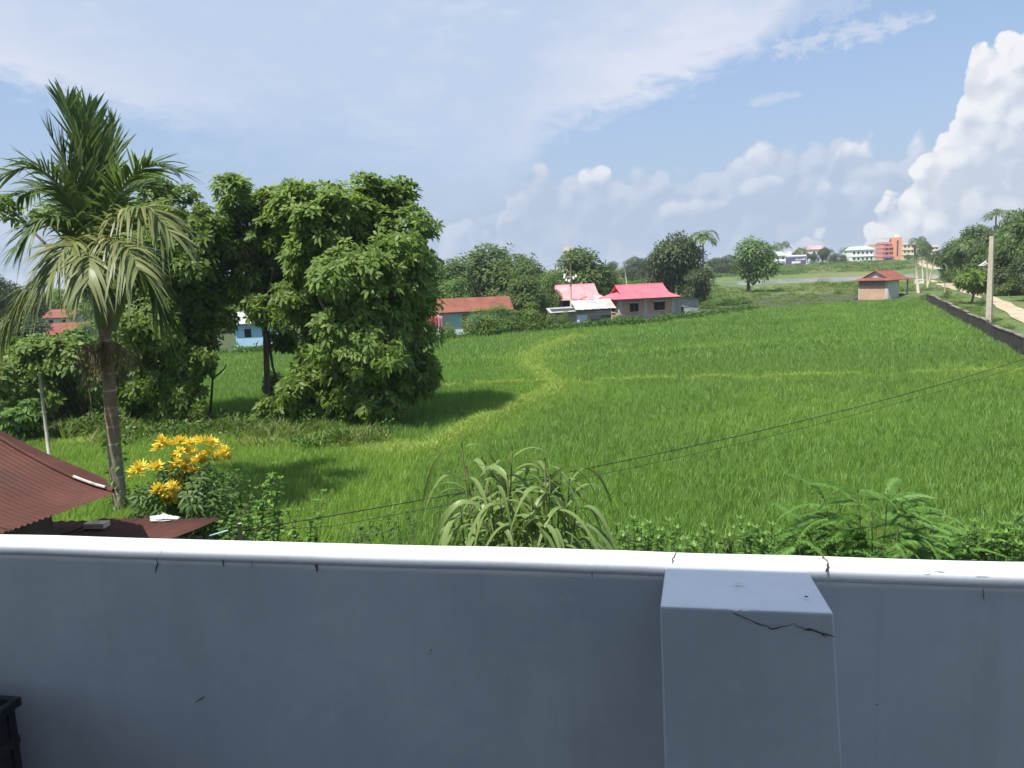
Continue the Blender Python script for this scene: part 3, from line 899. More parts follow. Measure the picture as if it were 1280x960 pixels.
def build_weeds():
    wm = leaf_mat('wild_grass_blades', (0.10, 0.165, 0.030), (0.165, 0.225, 0.05), (0.24, 0.22, 0.09), trans=.4, rough=.6, wscale=.03, wc=(0.22, 0.20, 0.08), wlo=.52, whi=.66)
    bm_ = leaf_mat('weed_leaves', (0.055, 0.125, 0.022), (0.105, 0.19, 0.035), trans=.35, rough=.5)
    protos = [tuft_mesh('wild_tuft', 26, .75, .22, .05, 60 + i, wm, LEAF3, lean=.7, droop=.4) for i in range(3)]
    protos += [bush_mesh('weed_clump', 130, .55, .55, .22, .11, 70 + i, bm_) for i in range(3)]
    # rough ground beyond the field and along the road
    n = 26000
    u = rng.random(n)
    Y = 84 * (400 / 84.) ** u
    X = rng.uniform(-.62, .85, n) * Y
    k = ~in_poly(X, Y, FIELD)
    n2 = 5000
    Y2 = rng.uniform(24, 90, n2); X2 = np.interp(Y2, WALL_Y, WALL_X) + .45 + rng.exponential(4.5, n2)
    X = np.concatenate([X[k], X2]); Y = np.concatenate([Y[k], Y2])
    dr = dist_poly(X, Y, [tuple(p[:2]) for p in ROADP[::2]])
    wr = 2.0 + .5 * noise2(X, Y, 5, 3)
    nz = noise2(X, Y * 1.6, 26, 31)
    keep = (dr > wr) & ~((np.abs(Y - 188) < 36) & (X > 44) & (X < 112)) & (rng.random(len(X)) < .30 + .7 * smooth(-.5, .5, nz))
    keep &= ~((np.abs(X - 46) < 6.5) & (np.abs(Y - 98) < 7)) & ~((np.abs(X - 14) < 9) & (np.abs(Y - 87) < 4.5))
    X, Y, nz, dr = X[keep], Y[keep], nz[keep], dr[keep]
    n = len(X)
    idx = np.where(rng.random(n) < .18 + .35 * smooth(.3, 1.0, nz), rng.integers(3, 6, n), rng.integers(0, 3, n))
    s = rng.uniform(.55, 1.15, n) * (1 + .35 * smooth(.2, 1, nz)) * np.clip(Y / 130, .55, 2.2)
    s = np.where(dr < 5, s * .55, s)
    P = np.stack([X, Y, hgt(X, Y) - .03], -1)
    rot = np.stack([np.zeros(n), np.zeros(n), rng.uniform(0, 6.28, n)], -1)
    s3 = np.stack([s * 1.25, s * 1.25, s * .62], -1)
    scatter('wild_grass', P, rot, s3, idx, protos, 'rough wild grass and weeds beyond the field and beside the road')
    # weeds under the row of trees
    n = 1900
    i = rng.integers(0, len(BUND_C) - 2, n); t = rng.random(n)[:, None]
    Cc = np.array(BUND_C); Q = Cc[i] * (1 - t) + Cc[i + 1] * t + np.stack([rng.normal(0, .4, n), rng.normal(.7, .9, n)], -1)
    Q = Q[(noise2(Q[:, 0], Q[:, 1], 2.6, 77) + rng.normal(0, .3, n)) > -.1]; n = len(Q)
    idx = np.where(rng.random(n) < .22, rng.integers(3, 6, n), rng.integers(0, 3, n))
    s = rng.uniform(.25, .85, n) * (1 + .4 * noise2(Q[:, 0], Q[:, 1], 3.1, 78))
    scatter('weeds_under_trees', np.stack([Q[:, 0], Q[:, 1], np.full(n, .05)], -1), np.stack([np.zeros(n), np.zeros(n), rng.uniform(0, 6.28, n)], -1), np.stack([s, s, s], -1), idx, protos, 'low weeds and ferns on the bund under the row of trees')
    # unkempt strip between the house and the field
    n = 2600
    Q = np.stack([rng.uniform(-9, 13, n), rng.uniform(2.6, 12.5, n)], -1)
    s = rng.uniform(.3, .8, n)
    scatter('wild_grass', np.stack([Q[:, 0], Q[:, 1], np.full(n, -.02)], -1), np.stack([np.zeros(n), np.zeros(n), rng.uniform(0, 6.28, n)], -1), np.stack([s, s, s], -1), np.where(rng.random(n) < .3, rng.integers(3, 6, n), rng.integers(0, 3, n)), protos, 'unkempt grass between the house and the rice')
    # strip of creepers along the foot of the houses
    n = 700
    F2 = np.array(FAR[1:11]); i = rng.integers(0, len(F2) - 1, n); t = rng.random(n)[:, None]
    Q = F2[i] * (1 - t) + F2[i + 1] * t + np.stack([rng.normal(0, .3, n), rng.normal(.6, .35, n)], -1)
    s = rng.uniform(.5, 1.15, n)
    scatter('creepers', np.stack([Q[:, 0], Q[:, 1], np.full(n, .02)], -1), np.stack([np.zeros(n), np.zeros(n), rng.uniform(0, 6.28, n)], -1), np.stack([s, s, s], -1), rng.integers(3, 6, n), protos, 'broad-leaved creepers along the far edge of the field')


build_weeds()
#PART2

# ------------------------------------------------------------------ trees
BARK = mat('bark', (0.13, 0.10, 0.07), (0.21, 0.17, 0.13), 4, .9, .6, 14, stretch=(1, 1, .35))
BARK_D = mat('dark_bark', (0.06, 0.048, 0.036), (0.11, 0.09, 0.065), 4, .9, .6, 14, stretch=(1, 1, .35))


def crown_arrays(lobes, n, per, leafL, leafW, g, prof=LEAF4, inner=.22, droop=(.1, .55), gap=0.0, tilt=(.55, 1.15)):
    """whorls of leaves on twig ends, spread over the shells of overlapping lobes (x,y,z,rx,ry,rz)"""
    Lb = np.array(lobes, float)
    w = Lb[:, 3] * Lb[:, 5]; w = w / w.sum()
    k = g.choice(len(Lb), n, p=w)
    d = unit(g.normal(0, 1, (n, 3)) + np.array([0, 0, .18]))
    rad = 1 - .55 * g.random(n) ** 1.9
    lump = 1 + .16 * np.sin(d[:, 0] * 6 + k) + .14 * np.sin(d[:, 1] * 7 + 2 * k) + .12 * np.sin(d[:, 2] * 8 + 3 * k)
    P = Lb[k, :3] + d * Lb[k, 3:] * (rad * lump)[:, None]
    # drop most of what lies deep inside another lobe
    dep = np.full(n, 9.0)
    for L in Lb:
        q = np.linalg.norm((P - L[:3]) / L[3:], axis=1); dep = np.minimum(dep, q)
    keep = (dep > .62) | (g.random(n) < inner)
    if gap:
        gn = np.sin(P[:, 0] * 2.3 + 1) * np.sin(P[:, 1] * 2.1) + np.sin(P[:, 2] * 2.7 + 2) * np.sin(P[:, 0] * 1.3 + .5)
        keep &= gn < 1.35 - gap
    P, d = P[keep], d[keep]; n = len(P)
    ctr = np.average(Lb[:, :3], axis=0, weights=w)
    ax = unit(d * .8 + unit(P - ctr) * .6 + np.array([0, 0, .45]) + g.normal(0, .25, (n, 3)))
    ref = unit(np.cross(ax, g.normal(0, 1, (n, 3)))); r2 = np.cross(ax, ref)
    parts = []
    for j in range(per):
        th = 2 * math.pi * (j + g.uniform(-.3, .3, n)) / per
        out = ref * np.cos(th)[:, None] + r2 * np.sin(th)[:, None]
        ti = g.uniform(*tilt, n)[:, None]
        D = unit(out * np.sin(ti * 1.35) + ax * np.cos(ti * 1.35))
        N = unit(np.cross(np.cross(D, ax), D) + g.normal(0, .15, (n, 3)))
        Ls = leafL * g.uniform(.65, 1.2, n)
        parts.append(strips(P + D * .04, D, N, Ls, leafW * g.uniform(.75, 1.2, n), g.uniform(*droop, n), prof))
    return merge(parts)


def px_lobes(spec, Y, g, dyr=1.6, sq=.92):
    out = []
    for s in spec:
        px, py, r = s[:3]
        dy = s[3] if len(s) > 3 else g.uniform(-dyr, dyr)
        c = at(px, py, Y + dy); rr = r / FPX * Y
        out.append((c[0], c[1], c[2], rr, rr * 1.05, rr * sq))
    return out


def limbs(mb, start, lobes, r0, g):
    for L in lobes:
        e = np.array(L[:3]); s = np.array(start)
        mid = s * .45 + e * .55 + np.array([g.normal(0, .15), g.normal(0, .15), -.25 * abs(e[2] - s[2]) * .3])
        tipv = e + unit(e - s) * L[3] * .35
        mb.tube([s, mid, e, tipv], [r0, r0 * .6, r0 * .3, r0 * .1], 6, cap=False)


def near_tree(name, label, spec, Y, base_px, leafmat, n, trunk_r, seed, leafL=.26, leafW=.115, per=6, gap=.25, bark=BARK, trunk_path=None, extra=None, kw=None):
    g = np.random.default_rng(seed)
    b = at(base_px[0], base_px[1], Y); b[2] = float(hgt(b[0], b[1]))
    t = thing(name, label, 'tree', b)
    lobes = px_lobes(spec, Y, g)
    sub_ = []
    for L in lobes:
        sub_.append((*L[:3], L[3] * .80, L[4] * .80, L[5] * .80))
        for _ in range(5):
            dd = unit(g.normal(0, 1, 3) + np.array([0, -.25, .25])); k_ = g.uniform(.36, .52)
            sub_.append((L[0] + dd[0] * L[3] * .72, L[1] + dd[1] * L[4] * .72, L[2] + dd[2] * L[5] * .72, L[3] * k_, L[4] * k_, L[5] * k_ * .8))
    top = np.mean([l[:3] for l in lobes], axis=0)
    path = [b - np.array([0, 0, .1])]
    if trunk_path:
        path += [at(px, py, Y) for px, py in trunk_path]
    else:
        path += [b * .7 + top * .3 + np.array([.1, 0, 0]), b * .35 + top * .65, top]
    mb = MB()
    k = len(path)
    P = densify(path, .5)
    rr = trunk_r * np.linspace(1, .35, len(P)); rr[0] *= 1.35
    mb.tube(P, list(rr), 10)
    trunk = mb.build('trunk', bark, t, True, world=True)
    lm = MB(); limbs(lm, path[-2] if k > 3 else path[-1], lobes, trunk_r * .55, g)
    lm.build('limbs', bark, trunk, True, world=False)
    o = trunk.children[0]
    for v in o.data.vertices: v.co = v.co - Vector(b)
    V, F = crown_arrays(sub_, n, per, leafL, leafW, g, gap=gap, **(kw or {}))
    c = link('crown', np_mesh('crown', V - b, F, leafmat), t); tag(c, kind='stuff')
    return t


LEAF_A = leaf_mat('tree_leaves', (0.110, 0.180, 0.034), (0.19, 0.285, 0.058), (0.29, 0.37, 0.10), trans=.52, rough=.55)
LEAF_B = leaf_mat('vine_tree_leaves', (0.100, 0.165, 0.032), (0.175, 0.26, 0.054), (0.26, 0.335, 0.09), trans=.52, rough=.55)
LEAF_C = leaf_mat('pale_tree_leaves', (0.075, 0.145, 0.028), (0.125, 0.205, 0.045), trans=.33, rough=.5)
LEAF_D = leaf_mat('dark_tree_leaves', (0.045, 0.075, 0.026), (0.078, 0.112, 0.040), (0.12, 0.14, 0.05), trans=.3, rough=.5)
LEAF_F = leaf_mat('deep_green_tree_leaves', (0.058, 0.105, 0.026), (0.105, 0.165, 0.040), (0.16, 0.22, 0.06), trans=.4, rough=.55)
LEAF_E = leaf_mat('shrub_leaves', (0.08, 0.16, 0.03), (0.14, 0.24, 0.05), trans=.42, rough=.55)

# the big round tree with leaves down to the ground
near_tree('broadleaf_tree', 'tall round broadleaf tree with foliage down to the ground beside the field', [
    (470, 262, 38), (432, 268, 38), (396, 268, 34), (508, 285, 38), (372, 258, 30), (418, 250, 26), (452, 310, 48), (398, 288, 34, -1.2), (378, 322, 30, -.8), (515, 335, 36), (400, 320, 42), (485, 360, 48), (528, 378, 26), (430, 375, 46),
    (520, 425, 32), (470, 420, 46), (400, 405, 38), (420, 455, 44), (505, 465, 38), (455, 485, 38), (390, 470, 34), (528, 478, 24), (400, 508, 32), (440, 512, 30), (480, 505, 28), (365, 490, 22),
    (380, 520, 22), (495, 245, 26), (460, 236, 20), (430, 300, 40, 1.8), (470, 400, 44, 1.9), (440, 340, 44, -1.9), (470, 440, 40, -1.9), (420, 420, 36, -1.7), (500, 320, 30, -1.5)],
    28.0, (440, 533), LEAF_A, 12500, .20, 101, gap=.12)
# slim tree with a bare trunk beside it
near_tree('slender_tree', 'slender tree with bare dark trunk growing against the round tree', [
    (290, 236, 20), (304, 262, 26), (335, 262, 28), (362, 250, 26), (330, 300, 32), (296, 305, 26), (345, 335, 32), (310, 345, 28), (290, 365, 22), (330, 385, 24), (355, 380, 26), (350, 290, 30), (285, 285, 20), (375, 300, 24), (372, 345, 22), (355, 425, 16), (345, 480, 14), (338, 512, 16), (352, 500, 14)],
    29.2, (335, 527), LEAF_A, 4200, .13, 102, gap=.35, bark=BARK_D, trunk_path=[(334, 480), (332, 430), (331, 385), (330, 330)])
# tree behind the palm, clothed in creepers
near_tree('creeper_tree', 'leafy tree hung with creepers behind the palm', [
    (196, 240, 26), (228, 262, 30), (255, 285, 28), (205, 285, 36), (165, 270, 24), (240, 320, 38), (190, 330, 42), (262, 330, 24), (150, 320, 30), (215, 375, 42), (258, 380, 28), (170, 385, 38), (250, 420, 26),
    (205, 430, 40), (160, 440, 34), (240, 455, 28), (205, 480, 38), (235, 500, 28), (180, 505, 30), (165, 480, 28), (215, 522, 24), (245, 520, 16), (270, 352, 16), (285, 400, 12), (100, 300, 18), (80, 272, 18), (50, 266, 18), (15, 262, 16), (120, 350, 24), (200, 350, 40, 1.8), (190, 410, 40, -1.7), (215, 310, 34, -1.6)],
    29.0, (205, 538), LEAF_B, 11000, .19, 103, gap=.15, leafL=.22, leafW=.10)
# low leafy growth at the edge of the plot, left of the palm
for i, (spec, Y, bp, n, lab) in enumerate([
    ([(20, 455, 26), (50, 450, 28), (25, 490, 28), (60, 490, 28), (10, 520, 20), (45, 520, 18), (0, 470, 22)], 29.5, (30, 540), 1500, 'broad dark green bush behind the bare stick'),
    ([(95, 445, 26), (120, 470, 24), (90, 480, 26), (120, 505, 20), (85, 512, 18), (75, 440, 18)], 30.5, (100, 535), 1200, 'dense bush between the bare stick and the palm'),
    ([(45, 430, 14), (70, 432, 14), (25, 435, 14), (95, 425, 14), (115, 435, 16)], 34.0, (60, 510), 650, 'pale-topped shrub rising behind the bushes by the palm'),
    ([(18, 540 - 14, 14), (40, 515, 14), (30, 535 - 8, 12)], 27.5, (30, 545), 320, 'small bright bush at the foot of the dark bush')]):
    t = near_tree('leafy_bush', lab, spec, Y, bp, LEAF_B if i < 2 else LEAF_E, n, .05, 110 + i, gap=.1, leafL=.26, leafW=.15, per=5)
    t['category'] = 'bush'

# generic tree meshes, shared by the many distant trees
def tree_proto(seed, leafmat, n=1300, flat=1.0, per=4, leafL=.062, low=.18):
    g = np.random.default_rng(seed)
    lobes = []
    for i in range(15):
        a = g.uniform(0, 6.28); r = .36 * math.sqrt(g.random()); h = g.uniform(low + .12, .88)
        rr = g.uniform(.13, .22)
        env = math.sin(math.pi * min(1, max(.12, (h - low + .1) / (1.02 - low))) ** .8) ** .6
        lobes.append((r * env * math.cos(a), r * env * math.sin(a), h, rr, rr, rr * .8 * flat))
    V, F = crown_arrays(lobes, n, per, leafL, leafL * .5, g, prof=LEAF3, inner=.25, gap=.0)
    crown = np_mesh('crown', V, F, leafmat)
    mb = MB(); mb.tube([(0, 0, -.02), (.01, 0, .2), (-.01, .01, .45), (0, 0, .75)], [.032, .024, .016, .006], 7)
    limbs(mb, (0, 0, .3), lobes[:9], .011, g)
    return crown, mb.mesh('trunk', BARK_D, True)


PROTO = {'e': [tree_proto(241, LEAF_F, low=.1, n=1500), tree_proto(242, LEAF_F, low=.12, n=1500), tree_proto(243, LEAF_F, low=.08, n=1500)],
         'a': [tree_proto(201, LEAF_A), tree_proto(202, LEAF_A), tree_proto(203, LEAF_B)],
         'c': [tree_proto(211, LEAF_C, low=.05), tree_proto(212, LEAF_C)],
         'd': [tree_proto(221, LEAF_D, low=.05, n=1700, leafL=.05), tree_proto(222, LEAF_D, low=.1, n=1600, leafL=.055)],
         'b': [tree_proto(231, LEAF_E, low=-.05, n=900), tree_proto(232, LEAF_B, low=-.05, n=900)]}


def far_tree(px, top, hw, Y, kind, label, name='tree', group=None, cat='tree', dy=0, low=0.0):
    p = at(px, top, Y)
    z = float(hgt(p[0], p[1]))
    H = max(1.0, (p[2] - z)) ; Wd = hw / FPX * Y * 2
    t = thing(name, label, cat, (p[0], p[1], z), random.uniform(0, 6.28), group)
    t.scale = (Wd * 1.12, Wd * 1.12, H * 1.0)
    cr, tr = random.choice(PROTO[kind])
    tag(link('crown', cr, t), kind='stuff'); link('trunk', tr, t)
    return t


TREES = [
    (600, 308, 52, 97, 'e', 'broad dense tree behind the turquoise house'), (556, 326, 38, 92, 'e', 'tree between the round tree and the turquoise house'), (574, 345, 26, 86, 'b', 'low leafy tree close behind the rust roof'),
    (640, 320, 38, 92, 'e', 'tree behind the end of the rust roof'), (664, 326, 32, 84, 'e', 'pale bushy tree between the rust roof and the pink roof'), (655, 345, 30, 77, 'e', 'leafy tree overhanging the end of the turquoise house'), (684, 345, 18, 80, 'c', 'slim tree beside the short pink roof'),
    (722, 311, 42, 98, 'e', 'layered tree behind the short pink roof'), (700, 340, 24, 94, 'e', 'smaller tree under the layered tree'), (757, 348, 24, 100, 'c', 'yellowish bush between the two pink roofs'), (738, 352, 22, 96, 'b', 'low bush behind the short pink roof'),
    (840, 292, 36, 104, 'd', 'big dark tree behind the long pink roof'), (866, 300, 24, 102, 'd', 'dark tree next to the coconut palm'), (822, 312, 20, 107, 'd', 'dark tree at the back of the long pink roof'), (872, 335, 20, 100, 'd', 'dark leafy tree beside the tin shed'),
    (936, 299, 33, 132, 'c', 'lone round tree standing in the rough grass'),
    (790, 320, 16, 220, 'd', 'far tree beyond the pale pole'), (806, 322, 14, 230, 'd', 'far tree next to the big dark tree'), (766, 326, 12, 240, 'd', 'far tree behind the yellowish bush'), (908, 318, 16, 250, 'd', 'far tree behind the lone round tree'), (893, 322, 12, 260, 'd', 'far low tree between palm and round tree'),
    (962, 314, 10, 340, 'd', 'distant tree above the blue shed'), (1029, 309, 9, 330, 'd', 'distant dark tree in front of the pink-roofed house'), (1044, 316, 10, 380, 'd', 'distant tree between the pink-roofed and white houses'), (1052, 318, 8, 390, 'd', 'distant small tree beside the white house'), (1008, 315, 7, 400, 'd', 'distant tree behind the purple shop'), (1016, 316, 6, 400, 'd', 'distant tree past the purple shop'), (995, 314, 7, 430, 'd', 'distant tree over the purple shop roof'),
    (1153, 301, 9, 300, 'c', 'thin far tree behind the wire pole'), (1160, 303, 7, 310, 'd', 'far tree before the yellow building'), (1136, 318, 5, 380, 'c', 'small far tree before the cream building'),
    (1190, 310, 26, 150, 'd', 'dark tree at the far end of the roadside grove'), (1183, 318, 14, 165, 'a', 'low tree where the road bends into the grove'), (1205, 297, 28, 132, 'e', 'tree in the middle of the roadside grove'), (1222, 282, 30, 118, 'e', 'tall tree in the roadside grove'), (1203, 330, 18, 126, 'b', 'leafy shrub at the edge of the grove'), (1240, 284, 26, 110, 'd', 'tree behind the concrete pole'),
    (1268, 266, 32, 92, 'e', 'tall tree at the near end of the grove'), (1290, 262, 32, 84, 'e', 'spreading tree over the roadside path'), (1252, 305, 32, 86, 'd', 'round tree beside the grey hut'), (1284, 318, 20, 74, 'd', 'dark tree with a thick shaded trunk by the road'), (1262, 340, 18, 84, 'b', 'green bush below the round tree'), (1234, 340, 16, 96, 'b', 'green bush behind the concrete pole'),
    (1188, 334, 14, 138, 'b', 'dark shrub at the foot of the far grove trees'), (1216, 332, 18, 114, 'b', 'dense shrub under the tall grove tree'), (1246, 334, 18, 100, 'b', 'shrub row beneath the grove near the slim palm'), (1272, 336, 16, 88, 'b', 'shrub beside the pale plastered hut'), (1228, 306, 24, 108, 'e', 'full tree behind the concrete pole top'),
    (1330, 280, 34, 80, 'a', 'tree further along the roadside grove'),
    (8, 352, 26, 95, 'd', 'dark tree past the white house'), (40, 362, 24, 88, 'd', 'dark tree near the white house'), (75, 362, 22, 120, 'a', 'tree above the white house roof'), (108, 352, 26, 105, 'a', 'tree between the white house and the palm'), (30, 395, 30, 62, 'd', 'brownish tree in front of the white house'), (128, 375, 22, 80, 'a', 'leafy tree behind the palm stem'), (-30, 340, 40, 80, 'd', 'dark tree at the end of the plot'), (110, 400, 26, 60, 'b', 'bushy tree beside the rust roof behind the palm'), (155, 372, 30, 76, 'a', 'tree partly hidden by the creeper tree'),
    (250, 360, 40, 82, 'a', 'tree behind the blue house'), (330, 352, 46, 92, 'a', 'wide tree behind the blue house'), (420, 345, 48, 96, 'a', 'tree behind the round tree'), (500, 345, 40, 94, 'a', 'tree hidden behind the round tree'),
]
for (px, top, hw, Y, kind, lab) in TREES:
    far_tree(px, top, hw, Y, kind, lab, 'broadleaf_tree' if kind != 'b' else 'leafy_bush', 'trees around the field', 'tree' if kind != 'b' else 'bush')
# small tree by the road and its thin trunk
near_tree('roadside_tree', 'small dark round tree standing alone beside the sandy road', [(1202, 350, 8), (1214, 346, 10), (1226, 350, 9), (1210, 357, 9), (1222, 358, 8), (1232, 356, 6)], 74, (1214, 378), LEAF_A, 420, .12, 130, leafL=.45, leafW=.2, per=5, kw=dict(prof=LEAF3))
# low shrubs in front of the houses
for (px, py, hw, Y, lab) in [(598, 385, 26, 71, 'shrub in front of the turquoise house'), (625, 380, 22, 71.5, 'shrub hiding the end of the turquoise house'), (662, 378, 20, 72, 'shrub next to the leafy tree by the field'), (640, 388, 18, 71, 'low shrub at the field edge below the turquoise house'), (706, 388, 9, 78, 'small shrub against the tin-roofed shack'), (777, 392, 12, 80, 'dark round shrub at the corner of the brick house'), (690, 392, 14, 75, 'shrub in front of the short pink roof'), (885, 388, 10, 92, 'low shrub beside the tin shed'), (905, 378, 16, 97, 'low dark hedge bush at the corner of the field'), (930, 378, 12, 99, 'low hedge bush running to the rough grass'), (560, 402, 10, 70, 'small plant beside the hung washing'), (1228, 372, 6, 70, 'small weed bush by the sandy road'), (1184, 370, 5, 84, 'small weed bush behind the low wall')]:
    if Y < 82 and px < 1000:
        Y = float(np.interp(px, [q[0] for q in FAR_PX], [q[1] for q in FAR])) + 1.3
    far_tree(px, py, hw, Y, 'b', lab, 'leafy_shrub', 'shrubs along the far edge of the field', 'shrub')

# ------------------------------------------------------------------ palms
FROND = leaf_mat('palm_leaflets', (0.075, 0.125, 0.036), (0.12, 0.18, 0.055), (0.20, 0.25, 0.09), trans=.36, rough=.42)
FROND_OLD = leaf_mat('old_palm_leaflets', (0.13, 0.165, 0.055), (0.20, 0.22, 0.085), (0.27, 0.25, 0.12), trans=.3, rough=.45)
RACH = mat('palm_rachis', (0.12, 0.16, 0.05), (0.17, 0.19, 0.07), 3, .5)


def frond_mesh(path, leaf, W, npair, g, spread=.9, hang=.25, rr=.022, prof=STRAP):
    C = densify(path, .08); n = len(C)
    T = unit(np.gradient(C, axis=0))
    up = unit(np.cross(np.cross(T, np.array([0, 0, 1.0]) + .001), T))
    S = unit(np.cross(T, up))
    mb = MB(); mb.tube(C[::3], list(np.linspace(rr, .004, len(C[::3]))), 5)
    i = np.linspace(n * .16, n - 1, npair).astype(int)
    u = i / n
    parts = []
    for sgn in (-1, 1):
        j = g.normal(0, .14, npair)[:, None]
        k = spread * (1.05 - .45 * u)[:, None]
        D = unit(T[i] * (1.05 - .35 * k) + sgn * S[i] * k + up[i] * (.25 + j) + g.normal(0, .09, (npair, 3)))
        N = unit(np.cross(D, np.cross(up[i] + g.normal(0, .2, (npair, 3)), D)))
        Ls = leaf * (.55 + .75 * np.sin(math.pi * (.12 + .80 * u))) * g.uniform(.85, 1.12, npair)
        parts.append(strips(C[i], D, N, Ls, W * g.uniform(.7, 1.5, npair), hang * g.uniform(.3, 1.9, npair), prof))
    V, F = merge(parts)
    return V, F, mb


def palm_near():
    Y = 17.6
    g = np.random.default_rng(301)
    b = at(153, 652, Y); b[2] = 0.0
    # follow the sight line down to the ground so that the stem leaves the ground under the seen stem
    t = thing('areca_palm', 'tall areca palm with ringed slim stem and drooping fronds', 'palm', b)
    mt, n_, out = new_mat('ringed_palm_stem')
    pos = n_.node('ShaderNodeTexCoord').outputs['Object']
    sp = n_.node('ShaderNodeSeparateXYZ'); n_.l.new(pos, sp.inputs[0])
    wob = n_.m('ADD', sp.outputs[2], n_.m('MULTIPLY', n_.noise(pos, .5, 3), .35))
    band = n_.m('FRACT', n_.m('MULTIPLY', wob, 2.6))
    c = n_.mix(n_.rmp(n_.noise(pos, 5, 6), .35, .7), (0.16, 0.095, 0.06), (0.25, 0.17, 0.115))
    c = n_.mix(n_.rmp(sp.outputs[2], 2.4, 1.2), c, (0.22, 0.19, 0.13))
    c = n_.mix(n_.m('MULTIPLY', n_.rmp(band, .86, .92), n_.rmp(n_.noise(pos, 3, 3), .35, .6)), c, (0.40, 0.33, 0.25))
    bs = n_.node('ShaderNodeBsdfPrincipled'); n_.put(bs.inputs['Base Color'], c); bs.inputs['Roughness'].default_value = .8
    n_.l.new(bs.outputs[0], out.inputs[0])
    path = densify([b - np.array([0, 0, .1]), at(150, 630, Y), at(143, 560, Y), at(138, 500, Y), at(133, 440, Y), at(131, 412, Y)], .12)
    rr = np.linspace(.165, .125, len(path)) * (1 + .035 * np.sin(np.arange(len(path)) * 2.1))
    MB().tube(path, list(rr), 14).build('stem', mt, t, True, world=True)
    shaft = mat('crownshaft', (0.10, 0.14, 0.035), (0.15, 0.16, 0.05), 2.5, .45, c3=(0.18, 0.11, 0.06), scale3=2.0, lo3=.52, hi3=.7)
    MB().tube(densify([at(131, 414, Y), at(130, 395, Y), at(126, 370, Y), at(122, 335, Y), at(119, 300, Y), at(117, 275, Y)], .1), list(np.interp(np.linspace(0, 1, len(densify([at(131, 414, Y), at(130, 395, Y), at(126, 370, Y), at(122, 335, Y), at(119, 300, Y), at(117, 275, Y)], .1))), [0, .12, .35, .6, 1], [.13, .20, .19, .13, .06])), 12).build('crownshaft', shaft, t, True, world=True)
    MB().tube([at(143, 414, Y - .15), at(147, 392, Y - .2), at(156, 362, Y - .25), at(166, 335, Y - .3)], [.05, .09, .07, .03], 8).build('leaf_sheath', shaft, t, True, world=True)
    FR = [  # paths in photo pixels with depth offsets, leaflet length, hang, spread, old
        ([(119, 300, 0), (112, 240, -.1), (100, 180, -.1), (84, 135, 0)], .80, .10, .62, 0),
        ([(121, 300, .1), (122, 240, .3), (118, 190, .4), (108, 140, .5)], .80, .10, .62, 0),
        ([(117, 300, 0), (100, 245, -.4), (80, 200, -.6), (62, 168, -.7)], .78, .12, .75, 0),
        ([(121, 300, .1), (132, 235, .5), (138, 190, .8), (140, 160, .9)], .72, .10, .6, 0),
        ([(113, 300, 0), (80, 240, -.5), (42, 208, -.9), (5, 222, -1.2)], .72, .45, .95, 0),
        ([(115, 300, .1), (85, 258, .4), (55, 235, .8), (25, 245, 1.0)], .66, .45, .95, 0),
        ([(123, 300, 0), (152, 236, -.2), (185, 208, -.4), (220, 214, -.5)], .74, .35, .95, 0),
        ([(123, 305, .1), (150, 255, .5), (175, 232, .9), (205, 238, 1.2)], .66, .35, .9, 0),
        ([(124, 310, 0), (158, 268, -.7), (188, 262, -1.1), (212, 292, -1.4)], .72, .75, .9, 1),
        ([(113, 318, 0), (82, 280, -.6), (52, 278, -1.0), (30, 302, -1.2)], .70, .60, .95, 0),
        ([(115, 330, 0), (100, 300, -1.0), (80, 312, -1.7), (66, 345, -2.0)], .74, .95, .9, 1),
        ([(122, 330, 0), (138, 302, -1.0), (158, 308, -1.7), (172, 336, -2.1)], .74, .95, .9, 1),
        ([(118, 345, 0), (90, 326, -.4), (45, 352, -.7), (8, 408, -.9)], .68, 1.0, .8, 1),
        ([(124, 345, 0), (152, 326, .5), (185, 345, 1.0), (202, 392, 1.2)], .66, .9, .8, 0),
        ([(119, 335, 0), (112, 312, -1.1), (112, 322, -1.9), (110, 352, -2.3)], .66, .95, .9, 1)]
    for pth, lf, hang, spr, old in FR:
        P = [at(px, py, Y + dy) for px, py, dy in pth]
        V, F, mb = frond_mesh(P, lf * 1.0, .062, 54, g, spr, hang * .72, .03)
        fo = link('frond', np_mesh('frond', V - b, F, FROND_OLD if old else FROND), t)
        o = mb.build('rachis', RACH, fo, True)
        for v in o.data.vertices: v.co = v.co - Vector(b)
    # dead flower stalks hanging under the crown
    dry = leaf_mat('dry_flower_stalk', (0.13, 0.085, 0.05), (0.22, 0.16, 0.09), (0.30, 0.24, 0.09), trans=.1, rough=.9)
    for (x0, y0, x1, y1, n, s) in ((130, 424, 112, 455, 230, .24), (138, 424, 160, 440, 200, .22), (134, 424, 140, 455, 60, .14), (128, 420, 104, 438, 120, .2)):
        a = at(x0, y0, Y - .15); e = at(x1, y1, Y - .35)
        u = g.random(n)[:, None]
        P0 = a * (1 - u) + e * u + g.normal(0, s * .45, (n, 3)) * u
        D = unit((e - a)[None] * .5 + g.normal(0, .4, (n, 3)) + np.array([0, 0, -.35]))
        V, F = strips(P0, D, unit(g.normal(0, 1, (n, 3))), g.uniform(.15, .5, n), .012, g.uniform(.2, 1.2, n), LEAF4)
        link('dead_flower_stalk', np_mesh('dead_flower_stalk', V - b, F, dry), t)
    # creeper on the lower stem
    n = 120; u = g.random(n); th = g.uniform(0, 6.28, n)
    Pp = np.array([path[int(k)] for k in u * len(path) * .45]); out_ = np.stack([np.cos(th), np.sin(th), np.zeros(n)], -1)
